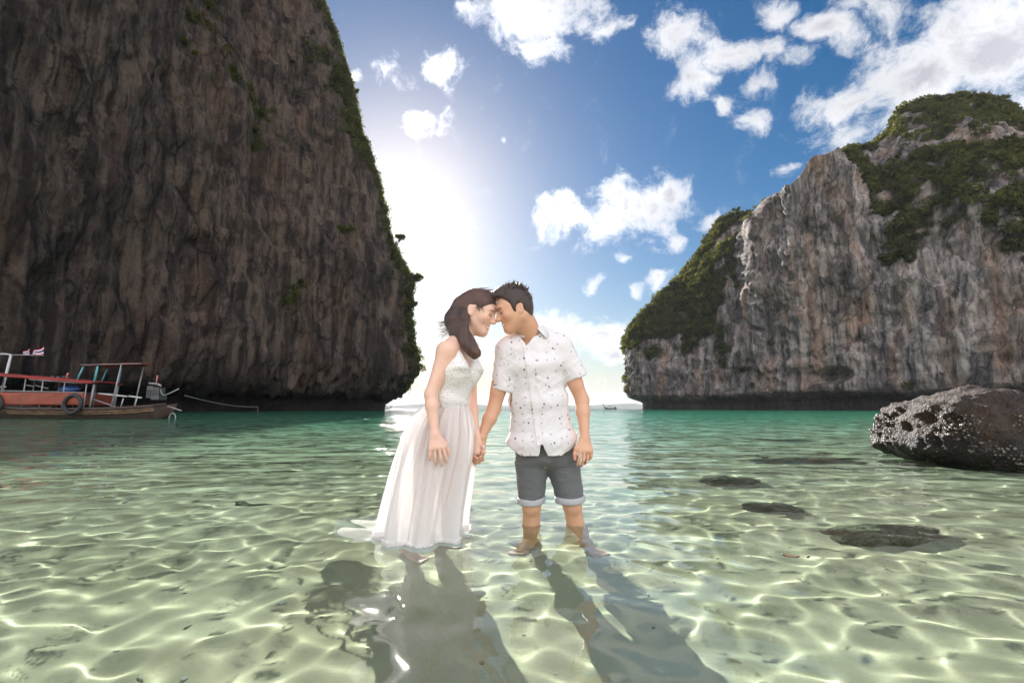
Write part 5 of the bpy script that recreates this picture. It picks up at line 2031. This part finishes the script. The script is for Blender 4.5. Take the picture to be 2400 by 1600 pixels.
def sunken_rock(px, py, hw, depth_top, label, seed, squash=.5, hy=.6):
    c = under(px, py, depth_top)
    zb = float(seabed_z(np.array(c[0]), np.array(c[1])))
    r = hw / FPX * c[1] * 1.02
    v, f = icos(4)
    h = max(-depth_top - zb, .05)
    q = v * np.array([r, r * hy, h * 1.0])
    q = q * (1 + .35 * fbm(v * 1.6 + seed, 3, 500 + seed))[:, None]
    q[:, 2] += .16 * h * fbm(v * 4 + seed, 2, 520 + seed)
    q += np.array([c[0], c[1] + r * .1, zb])
    q += tri_normals(q, f) * (.11 * r * fbm(q * 7 / max(r, .2), 4, 540))[:, None]
    o = link("sunken_rock", mesh_np("sunken_rock", q, f), M_SUNK, label=label, category="rock", group="rocks under the clear water")
    o.cycles.is_caustics_receiver = True
    return o


sunken_rock(2040, 1214, 120, .19, "largest sunken mossy rock, below the boulder and nearest the camera", 1, hy=.45)
sunken_rock(1772, 1154, 62, .18, "dark sunken rock midway between the man and the boulder", 2)
sunken_rock(1678, 1097, 60, .20, "sunken dark rock just behind the middle one, right of the man", 3)
sunken_rock(1850, 1054, 110, .30, "long flat sunken reef left of the boulder's foot", 4, hy=.35)
sunken_rock(1790, 1008, 60, .55, "faint dark reef patch far out in the turquoise water", 5, hy=.5)
sunken_rock(2120, 1056, 90, .22, "brown sunken ledge directly at the boulder's foot", 6, hy=.5)
sunken_rock(575, 1154, 34, .42, "small dark sunken stone in the sunlit water on the left", 7)
sunken_rock(652, 1078, 24, .55, "tiny dark stone farther out behind the woman's train", 8)
sunken_rock(240, 1002, 70, .9, "dim reef patch in the cliff's shade below the boat", 9, hy=.5)


def coral_bits():
    r_ = np.random.default_rng(12)
    v, f = icos(1)
    V, Fc = [], []
    for i in range(240):
        a = r_.uniform(-.85, .85); d = r_.uniform(1.0, 7.0) ** 1.0
        x, y = math.sin(a) * d, math.cos(a) * d
        s_ = r_.uniform(.005, .013) * (1.8 if r_.random() < .06 else 1)
        q = v * np.array([s_, s_ * r_.uniform(.5, 1.2), s_ * .55]) * r_.uniform(.75, 1.25, (len(v), 1))
        q += np.array([x, y, float(seabed_z(np.array(x), np.array(y))) + s_ * .25])
        Fc.append(f + len(V) * len(v)); V.append(q)
    mm, nt, out = mat("coral_bits")
    g = N(nt, 'ShaderNodeNewGeometry')
    b = N(nt, 'ShaderNodeBsdfDiffuse', ins={'Color': mix_rgb(nt, g.outputs['Random Per Island'], (.20, .175, .125), (.62, .58, .50))})
    nt.links.new(b.outputs[0], out.inputs[0])
    o = link("coral_gravel", mesh_np("coral_gravel", np.vstack(V), np.vstack(Fc)), mm, kind="stuff", label="scattered small coral bits and pebbles on the sandy seabed", category="gravel")
    o.cycles.is_caustics_receiver = True


coral_bits()


def floating_leaf():
    c = np.array(at_plane(1816, 1280, 0.0))
    u = np.linspace(-1, 1, 9); wv = np.array([-1, 0, 1.])
    V = []
    for a in u:
        hw = .011 * (1 - a * a) ** .6 * (1.1 - .3 * a)
        for b in wv:
            V.append([c[0] + a * .030 + .004 * b, c[1] + b * hw - a * .012, 0])
    V = np.array(V)
    V[:, 2] = wave_field(V[:, 0], V[:, 1], np.full(len(V), .02)) + .006 + .006 * np.abs(np.tile(wv, 9)) + .004 * np.repeat(u, 3) ** 2
    mm, nt, out = mat("dry_leaf")
    b = N(nt, 'ShaderNodeBsdfPrincipled', ins={'Base Color': (.09, .045, .018, 1), 'Roughness': .6})
    nt.links.new(b.outputs[0], out.inputs[0])
    o = link("fallen_leaf", mesh_np("fallen_leaf", V, grid_faces(9, 3)), mm, label="single dry brown leaf floating in the shallows right of the man", category="leaf")
    md = o.modifiers.new("thickness", 'SOLIDIFY'); md.thickness = .001


floating_leaf()


# ---------------------------------------------------------------- boats
def flat_mat(name, color, rough=.55, noise=.25, scale=8.0, stretch=(1, 1, 1), metallic=0):
    mm, nt, out = mat(name)
    geo = N(nt, 'ShaderNodeNewGeometry')
    mp = N(nt, 'ShaderNodeMapping', ins={'Vector': geo.outputs['Position'], 'Scale': stretch})
    n1 = N(nt, 'ShaderNodeTexNoise', ins={'Vector': mp.outputs[0], 'Scale': scale, 'Detail': 5.0, 'Roughness': .65})
    c = mix_rgb(nt, ramp(nt, n1.outputs[0], [(.35, 0.), (.65, 1.)]), tuple(x * (1 - noise) for x in color), tuple(min(1, x * (1 + noise)) for x in color))
    b = N(nt, 'ShaderNodeBsdfPrincipled', ins={'Base Color': c, 'Roughness': rough, 'Metallic': metallic})
    nt.links.new(b.outputs[0], out.inputs[0])
    return mm


M_HULL = flat_mat("weathered_hull_wood", (.15, .085, .045), .7, .6, 2.2, (1, 1, 5))
M_HULL_DK = flat_mat("dark_hull_planks", (.055, .030, .022), .6, .5, 2.0, (1, 1, 4))
M_RED = flat_mat("red_canvas", (.22, .018, .013), .7, .25, 1.4)
M_ORANGE = flat_mat("orange_tarpaulin", (.21, .038, .016), .6, .25, 1.2)
M_STEEL = flat_mat("galvanised_pole", (.22, .22, .22), .4, .2, 5)
M_WHITE = flat_mat("white_paint", (.40, .39, .38), .5, .1, 5)
M_TEAL = flat_mat("teal_paint", (.08, .27, .30), .5, .2, 5)
M_RUBBER = flat_mat("tyre_rubber", (.018, .017, .016), .75, .3, 9)
M_BLUE = flat_mat("blue_tarpaulin", (.035, .10, .30), .5, .3, 6)
M_ENGINE = flat_mat("engine_iron", (.05, .05, .05), .45, .4, 12)
M_PINK = flat_mat("faded_red_frame", (.40, .12, .10), .6, .25, 6)


def hull_mesh(L, stations, W_, bow_rise, stern_rise, depth, draft):
    """open longtail hull: verts of outer and inner skin. x along the length, bow at +"""
    xs = np.linspace(-1, 1, stations)
    outer = []
    for t in xs:
        wide = W_ * (1 - abs(t) ** 2.6 * (.94 if t > 0 else .62)) ** .9
        rise = bow_rise * max(t, 0) ** 3.2 + stern_rise * max(-t, 0) ** 3
        keel = -draft + (bow_rise * .82 + draft) * max(t, 0) ** 6 + (stern_rise * .6 + draft * .9) * max(-t, 0) ** 6
        sheer = depth + rise
        row = []
        for s in np.linspace(0, 1, 9):
            zz = keel + (sheer - keel) * s
            ww = wide * (s ** .5) * (.82 + .18 * s)
            row.append([t * L / 2, ww, zz])
        outer.append(row)
    O = np.array(outer)
    return O


def boat_frame(origin, heading):
    return Matrix.Translation(origin) @ Matrix.Rotation(heading, 4, 'Z')


def put(B, M):
    for i, v in enumerate(B.v):
        B.v[i] = np.array([list(M @ Vector(p)) for p in v])
    return B


def longtail_hull(root, Mx, L, Wd, bow, stern, dep, draft, material, ribs=True):
    O = hull_mesh(L, 61, Wd, bow, stern, dep, draft)
    P = O.copy(); P[..., 1] *= -1
    ring = np.concatenate([O[:, ::-1], P[:, 1:]], axis=1)      # sheer to sheer round the keel
    inn = ring.copy(); inn[..., 1] *= .93; inn[..., 2] += .05
    B = Bag()
    k = ring.shape[1]
    B.add(ring.reshape(-1, 3), grid_faces(ring.shape[0], k))
    B.add(inn.reshape(-1, 3), grid_faces(inn.shape[0], k)[:, ::-1])
    part("hull", put(B, Mx).mesh("hull"), material, root)
    for sd in (0, -1):
        edge = ring[:, sd] + np.array([0, 0, .02])
        part("gunwale", put(Bag().tube(edge, .045, 6), Mx).mesh("gunwale"), M_HULL_DK, root)
    # strakes: planks standing proud of the hull side
    for lev in (5, 6, 7):
        for sd in (1, -1):
            e = O[3:-3, lev].copy(); e[:, 1] = (e[:, 1] + .012) * sd
            up = O[3:-3, lev + 1].copy(); up[:, 1] = (up[:, 1] + .020) * sd
            e2 = e * .12 + up * .88
            B = Bag(); B.add(np.stack([e, e2], 1).reshape(-1, 3), grid_faces(len(e), 2))
            o = part("plank", put(B, Mx).mesh("plank"), M_HULL if lev != 7 else M_HULL_DK, root)
            md = o.modifiers.new("thickness", 'SOLIDIFY'); md.thickness = .03; md.offset = 0
    return O


def tyre(root, Mx, c, R_, r_):
    a = np.linspace(0, 2 * math.pi, 33)
    B = Bag().tube(np.stack([c[0] + np.cos(a) * R_, np.full(33, c[1]), c[2] + np.sin(a) * R_], 1), r_, 8)
    part("tyre_fender", put(B, Mx).mesh("tyre_fender"), M_RUBBER, root)


def tilted_roof(x0, x1, w0, z0, z1, crown):
    u = np.linspace(x0, x1, 30); vv = np.linspace(-1, 1, 13)
    V = np.array([[[a, b * w0, z0 + (z1 - z0) * (a - x0) / (x1 - x0) + crown * (1 - b * b) + .015 * math.sin(a * 4)] for b in vv] for a in u])
    return V


def near_boat():
    """tour longtail moored under the headland; its stern points right, bow off the picture"""
    Y0 = 28.0
    stern = at(392, 945, Y0); bow_dir = R(180 - 3)
    L = 13.5
    org = Vector((stern.x - L / 2 + .15, Y0 + .2, 0))
    Mx = boat_frame(org, bow_dir)          # local +x = bow = picture left
    root = empty("longtail_boat", org, "long wooden tour boat with red roof and orange side tarps by the headland", "boat")
    root.rotation_euler = (0, 0, bow_dir)
    O = longtail_hull(root, Mx, L, 1.05, 1.5, .28, .60, .38, M_HULL_DK)
    X = lambda px: -(at(px, 900, Y0).x - org.x)      # local x of a picture column
    Zp = lambda py: at(200, py, Y0).z
    P = lambda px, y, py: np.array([X(px), y, Zp(py)])
    # roof
    V = tilted_roof(X(242), X(-180), 1.08, Zp(883), Zp(850), .10)
    B = Bag().add(V.reshape(-1, 3), grid_faces(*V.shape[:2]))
    o = part("roof", put(B, Mx).mesh("roof"), M_RED, root)
    md = o.modifiers.new("thickness", 'SOLIDIFY'); md.thickness = .09; md.offset = -1
    part("roof_board", put(Bag().tube([P(95, 1.0, 872), P(222, 1.0, 881)], .055, 6), Mx).mesh("roof_board"), M_WHITE, root)
    part("roof_board", put(Bag().tube([P(70, .2, 868), P(150, .2, 874)], .03, 6), Mx).mesh("roof_board"), M_STEEL, root)
    # side tarps
    for sd in (1, -1):
        u = np.linspace(X(228), X(-160), 50); vv = np.linspace(0, 1, 8)
        V = np.array([[[a, sd * (1.03 + .03 * math.sin(a * 3) * math.sin(b * 3.14)), (Zp(930) + (Zp(902) - Zp(930)) * b) + .003 * a] for b in vv] for a in u])
        o = part("side_tarpaulin", put(Bag().add(V.reshape(-1, 3), grid_faces(50, 8)), Mx).mesh("side_tarpaulin"), M_ORANGE, root)
        md = o.modifiers.new("thickness", 'SOLIDIFY'); md.thickness = .03
        part("tarpaulin_rail", put(Bag().tube([P(231, sd * 1.05, 902.5), P(100, sd * 1.05, 899), P(-160, sd * 1.05, 895)], .025, 5), Mx).mesh("tarpaulin_rail"), M_STEEL, root)
    for px in (230, 178, 126, 84, 20, -60, -140):
        for sd in (1, -1):
            part("roof_post", put(Bag().tube([P(px, sd * .98, 935), P(px, sd * .98, 883 - (242 - px) * .077)], .032, 6), Mx).mesh("roof_post"), M_STEEL, root)
    for cx in (22, 208):
        tyre(root, Mx, P(cx, 1.10, 928), .52, .11)
    # luggage under the roof
    r_ = np.random.default_rng(2)
    v, f = icos(3)
    q = v * np.array([.55, .35, .20]) * (1 + .35 * fbm(v * 2, 3, 61))[:, None] + P(157, .1, 893)
    part("rolled_tarpaulin", put(Bag().add(q, f), Mx).mesh("rolled_tarpaulin"), M_BLUE, root)
    for x0, x1, y0, y1 in ((58, 76, 884, 887), (80, 112, 885, 892)):
        part("life_vest_rack", put(Bag().tube([P(x0, .3, y0), P(x1, .3, y1)], .03, 5), Mx).mesh("life_vest_rack"), M_WHITE, root)
    # clutter on the roof
    for i in range(7):
        v, f = icos(1)
        part("roof_bundle", put(Bag().add(v * r_.uniform(.06, .13) + P(104 + i * 6.5, r_.uniform(-.3, .5), 866), f), Mx).mesh("roof_bundle"), M_ENGINE, root)
    part("roof_bollard", put(Bag().tube([P(148, .2, 873), P(149, .2, 862), P(151, .2, 856)], .05, 6), Mx).mesh("roof_bollard"), M_PINK, root)
    # small canopy over the helmsman on painted posts
    V = tilted_roof(X(318), X(202), .80, Zp(838), Zp(842), .05)
    o = part("stern_canopy", put(Bag().add(V.reshape(-1, 3), grid_faces(*V.shape[:2])), Mx).mesh("stern_canopy"), M_RED, root)
    md = o.modifiers.new("thickness", 'SOLIDIFY'); md.thickness = .05; md.offset = -1
    part("canopy_rail", put(Bag().tube([P(202, .8, 840), P(345, .8, 838)], .022, 5), Mx).mesh("canopy_rail"), M_STEEL, root)
    for p0, p1, mt, rr in (((197, 878), (208, 845), M_TEAL, .045), ((239, 882), (243, 843), M_TEAL, .06), ((285, 950), (298, 840), M_STEEL, .04), ((237, 935), (240, 884), M_STEEL, .06)):
        for sd in (.78, -.78):
            part("canopy_post", put(Bag().tube([P(p0[0], sd, p0[1]), P(p1[0], sd, p1[1])], rr, 6), Mx).mesh("canopy_post"), mt, root)
    # stern rails and steering gear
    for a, b, rr in (((250, 904), (318, 911), .05), ((322, 910), (352, 914), .05)):
        part("stern_rail", put(Bag().tube([P(a[0], .7, a[1]), P(b[0], .7, b[1])], rr, 6), Mx).mesh("stern_rail"), M_WHITE, root)
    part("brace", put(Bag().tube([P(240, .7, 917), P(296, .7, 935)], .03, 5), Mx).mesh("brace"), M_STEEL, root)
    for px, a, b in ((306, 934, 915), (338, 934, 913)):
        part("rail_post", put(Bag().tube([P(px, .7, a), P(px + 4, .7, b)], .03, 5), Mx).mesh("rail_post"), M_WHITE, root)
    B = Bag()
    B.box(P(361, .0, 902), (.75, .5, .62)).box(P(352, .0, 892), (.35, .4, .3)).box(P(370, 0, 913), (.5, .6, .25))
    for k in range(4):
        B.tube([P(350 + 6 * k, .27, 895), P(350 + 6 * k, .27, 910)], .05, 6)
    eng = part("engine", put(B, Mx).mesh("engine", smooth=False), M_ENGINE, root)
    part("engine_cover", put(Bag().tube([P(346, .1, 880), P(366, .1, 882), P(374, .1, 885), P(374, .1, 888)], .06, 6), Mx).mesh("engine_cover"), M_STEEL, eng)
    part("exhaust_pipe", put(Bag().tube([P(359.5, 0, 881), P(360.5, 0, 862)], .04, 6), Mx).mesh("exhaust_pipe"), M_PINK, eng)
    part("steering_arm", put(Bag().tube([P(373, .1, 890), P(378, .1, 903), P(384, .1, 908), P(398, .1, 903), P(418, .1, 893)], .032, 6), Mx).mesh("steering_arm"), M_STEEL, eng)
    part("propeller_shaft", put(Bag().tube([P(366, -.1, 932), P(395, -.1, 934), P(424, -.1, 943)], .04, 6), Mx).mesh("propeller_shaft"), M_STEEL, eng)
    a = np.linspace(-.2, math.pi + .2, 14)
    part("propeller_guard", put(Bag().tube(np.stack([X(410) + np.cos(a) * .20, np.full(14, .1), Zp(960) + np.sin(a) * .30], 1), .035, 6), Mx).mesh("propeller_guard"), M_STEEL, eng)


def stripes(root, Mx, p0, p1, p2, p3, name):
    """national flag of five bars in two flapping pieces"""
    bars = ((0, 1 / 6, "red"), (1 / 6, 2 / 6, "white"), (2 / 6, 4 / 6, "navy"), (4 / 6, 5 / 6, "white"), (5 / 6, 1, "red"))
    cols = {"red": M_FLAG_RED, "white": M_FLAG_WHITE, "navy": M_FLAG_NAVY}
    fl = None
    for a, b, c in bars:
        u = np.linspace(0, 1, 14); vv = np.linspace(a, b, 3)
        V = np.array([[(1 - s) * ((1 - t) * p0 + t * p1) + s * ((1 - t) * p3 + t * p2) + np.array([0, .05 * math.sin(t * 7 + s), .02 * math.sin(t * 9)]) for s in vv] for t in u])
        o = part("flag" if fl is None else "bar", put(Bag().add(V.reshape(-1, 3), grid_faces(14, 3)), Mx).mesh("flag_bar"), cols[c], root if fl is None else fl)
        md = o.modifiers.new("thickness", 'SOLIDIFY'); md.thickness = .012
        fl = fl or o


M_FLAG_RED = flat_mat("flag_red", (.50, .04, .05), .8, .1, 3)
M_FLAG_WHITE = flat_mat("flag_white", (.75, .74, .74), .8, .1, 3)
M_FLAG_NAVY = flat_mat("flag_navy", (.02, .025, .12), .8, .1, 3)


def rear_boat():
    """second longtail behind the first: mostly its white pole frame and flags show"""
    Y0 = 31.5
    org = Vector((at(-80, 940, Y0).x, Y0, 0))
    Mx = boat_frame(org, R(180))
    root = empty("longtail_boat", org, "second boat behind the red roofed one, showing its white pole and flags", "boat")
    root.rotation_euler = (0, 0, R(180))
    longtail_hull(root, Mx, 11.0, .95, 1.6, .2, .55, .35, M_HULL_DK)
    X = lambda px: -(at(px, 900, Y0).x - org.x)
    Zp = lambda py: at(60, py, Y0).z
    P = lambda px, y, py: np.array([X(px), y, Zp(py)])
    part("pole", put(Bag().tube([P(25, .6, 935), P(28, .6, 880), P(34, .6, 817)], .075, 8), Mx).mesh("pole"), M_WHITE, root)
    part("pole", put(Bag().tube([P(-110, .6, 935), P(-106, .6, 820)], .075, 8), Mx).mesh("pole"), M_WHITE, root)
    part("top_rail", put(Bag().tube([P(-150, .6, 818), P(20, .6, 815), P(34, .6, 817)], .06, 8), Mx).mesh("top_rail"), M_WHITE, root)
    part("boom", put(Bag().tube([P(34, .6, 817), P(108, .6, 818)], .035, 6), Mx).mesh("boom"), M_STEEL, root)
    part("bench", put(Bag().tube([P(-40, .6, 889), P(34, .6, 889)], .05, 5), Mx).mesh("bench"), M_WHITE, root)
    stripes(root, Mx, P(60, .6, 812), P(74, .6, 803), P(77, .6, 816), P(63, .6, 816.5), "flag")
    stripes(root, Mx, P(83, .6, 809), P(107, .6, 799), P(109, .6, 817), P(84, .6, 816.5), "flag")


near_boat()
rear_boat()


def far_boat():
    Y0 = 430.0
    px0, px1 = 1384, 1416
    bow = at(1388, 937, Y0); st = at(1415, 937, Y0)
    L = (st.x - bow.x) * 1.05
    org = Vector(((bow.x + st.x) / 2, Y0, 0))
    Mx = boat_frame(org, R(180))
    root = empty("longtail_boat", org, "tiny longtail boat with tall curved prow far out on the horizon", "boat")
    root.rotation_euler = (0, 0, R(180))
    O = longtail_hull(root, Mx, L, 1.1, 1.6, .35, .85, .4, M_HULL_DK)
    h = L / 2
    part("prow", put(Bag().tube([[h * .93, 0, 1.9], [h * 1.02, 0, 3.0], [h * 1.12, 0, 4.4], [h * 1.17, 0, 5.0]], [.35, .3, .28, .2], 6), Mx).mesh("prow"), M_HULL_DK, root)
    V = tilted_roof(-h * .35, h * .42, 1.0, 2.35, 2.6, .15)
    o = part("roof", put(Bag().add(V.reshape(-1, 3), grid_faces(*V.shape[:2])), Mx).mesh("roof"), M_HULL_DK, root)
    md = o.modifiers.new("thickness", 'SOLIDIFY'); md.thickness = .18
    for x in (-.34, -.05, .2, .41):
        for sd in (.9, -.9):
            part("roof_post", put(Bag().tube([[h * x, sd, .5], [h * x, sd, 2.45]], .07, 5), Mx).mesh("roof_post"), M_HULL_DK, root)
    part("engine", put(Bag().box((-h * .78, 0, 1.7), (1.2, .8, 1.1)).box((-h * .72, 0, 2.4), (.6, .6, .5)), Mx).mesh("engine"), M_ENGINE, root)
    part("propeller_shaft", put(Bag().tube([[-h * .8, 0, 1.6], [-h * 1.5, 0, .2]], .08, 5), Mx).mesh("propeller_shaft"), M_ENGINE, root)
    part("canopy", put(Bag().box((-h * .52, 0, 3.2), (2.6, 1.6, .12)), Mx).mesh("canopy"), M_STEEL, root)
    for x in (-.68, -.4):
        part("canopy_post", put(Bag().tube([[h * x, .6, .6], [h * x, .6, 3.2]], .06, 5), Mx).mesh("canopy_post"), M_STEEL, root)
    # skipper standing at the engine
    return root


far_boat()


def mooring():
    a = at(424, 908, 40); b = at(592, 934, 62)
    t = np.linspace(0, 1, 20)[:, None]
    P = np.array(a) * (1 - t) + np.array(b) * t
    P[:, 2] -= .5 * np.sin(np.pi * t[:, 0]) * .6
    o = link("mooring_rope", Bag().tube(P, .03, 5).mesh("mooring_rope"), M_STEEL, label="thin mooring rope running from the boat's stern to the headland", category="rope")
    c = at(594, 943, 62)
    o = link("mooring_post", Bag().tube([[c.x, c.y, -1.5], [c.x - .1, c.y, .3], [c.x - .25, c.y, .95]], [.10, .09, .07], 7).mesh("mooring_post"), M_HULL_DK,
             label="short leaning mooring stake in the shade of the headland", category="stake")


mooring()


# ---------------------------------------------------------------- single trees on the cliffs
M_BARK = flat_mat("bark", (.07, .055, .04), .85, .4, 4)


def cliff_tree(base, tip, crown_r, n_clumps, label, seed, leaf=.28, group="trees on the cliff edges", spread=1.0, flatten=.7):
    r_ = np.random.default_rng(seed)
    base = np.array(base, float); tip = np.array(tip, float)
    root = empty("tree", Vector(base), label, "tree", group)
    L = np.linalg.norm(tip - base)
    B = Bag()
    t = np.linspace(0, 1, 7)[:, None]
    side = r_.normal(size=3) * .10 * L
    trunk = base * (1 - t) + tip * t + np.sin(np.pi * t) * side
    B.tube(trunk, np.linspace(.055, .02, 7) * L * .55 + .03, 6)
    ends = []
    for k in range(n_clumps):
        s = r_.uniform(.45, 1.0)
        p0 = base * (1 - s) + tip * s + math.sin(math.pi * s) * side
        d = r_.normal(size=3); d[2] = abs(d[2]) * .6; d /= np.linalg.norm(d)
        e = tip + d * crown_r * r_.uniform(.35, 1.0) * np.array([1, 1, flatten]) * spread
        m_ = (p0 + e) / 2 + r_.normal(size=3) * .08 * crown_r
        B.tube([p0, m_, e], [.018 * L + .02, .014 * L + .015, .012], 5)
        ends.append(e)
    tr = part("trunk", B.mesh("trunk"), M_BARK, root)
    v, f = leaf_cloud(np.array(ends), np.full(len(ends), crown_r * .36), 60, leaf, r_)
    part("crown", mesh_np("crown", v, f, smooth=False), M_LEAF, root)
    return root


YH = 127.0
cliff_tree(at(886, 566, YH), at(922, 546, YH - 1), 1.9, 10, "sparse leaning tree reaching out from the headland's edge against the glare", 21, .30, flatten=.5)
cliff_tree(at(925, 668, YH), at(950, 640, YH), 2.6, 16, "bushy tree bulging from the headland's edge left of the woman's head", 22, .34)
cliff_tree(at(922, 712, YH), at(944, 700, YH), 2.2, 13, "rounded bush hanging on the headland's edge just under the bushy tree", 23, .32)
cliff_tree(at(895, 610, YH), at(912, 592, YH), 1.9, 11, "dense shrub on the headland's edge above the bushy tree", 24, .3)
cliff_tree(at(822, 392, YH), at(836, 376, YH), 1.8, 12, "shrub on the headland's edge up beside the sun's glare", 25, .3)
cliff_tree(at(803, 222, YH + 2), at(814, 212, YH + 2), 1.4, 9, "shrub high on the headland's edge under the small pale cloud", 26, .28)
cliff_tree(at(938, 858, YH), at(948, 846, YH), 1.3, 9, "low scrub hanging over the headland's undercut tip", 27, .26)
cliff_tree(at(1690, 498, 208), at(1691, 482, 208), 2.1, 8, "lone spindly tree standing up from the green ridge against the blue sky", 31, .34, flatten=.45)
cliff_tree(at(1752, 580, 180), at(1752, 556, 177), 3.6, 18, "pale sunlit tree at the edge of the bare wall, upper of two", 32, .42)
cliff_tree(at(1756, 625, 178), at(1755, 605, 175), 3.4, 18, "pale sunlit tree at the edge of the bare wall, lower of two", 33, .42)
cliff_tree(at(1446, 806, 214), at(1437, 800, 213), 2.4, 12, "shrub sticking out over the water at the far cliff's tip", 34, .34)
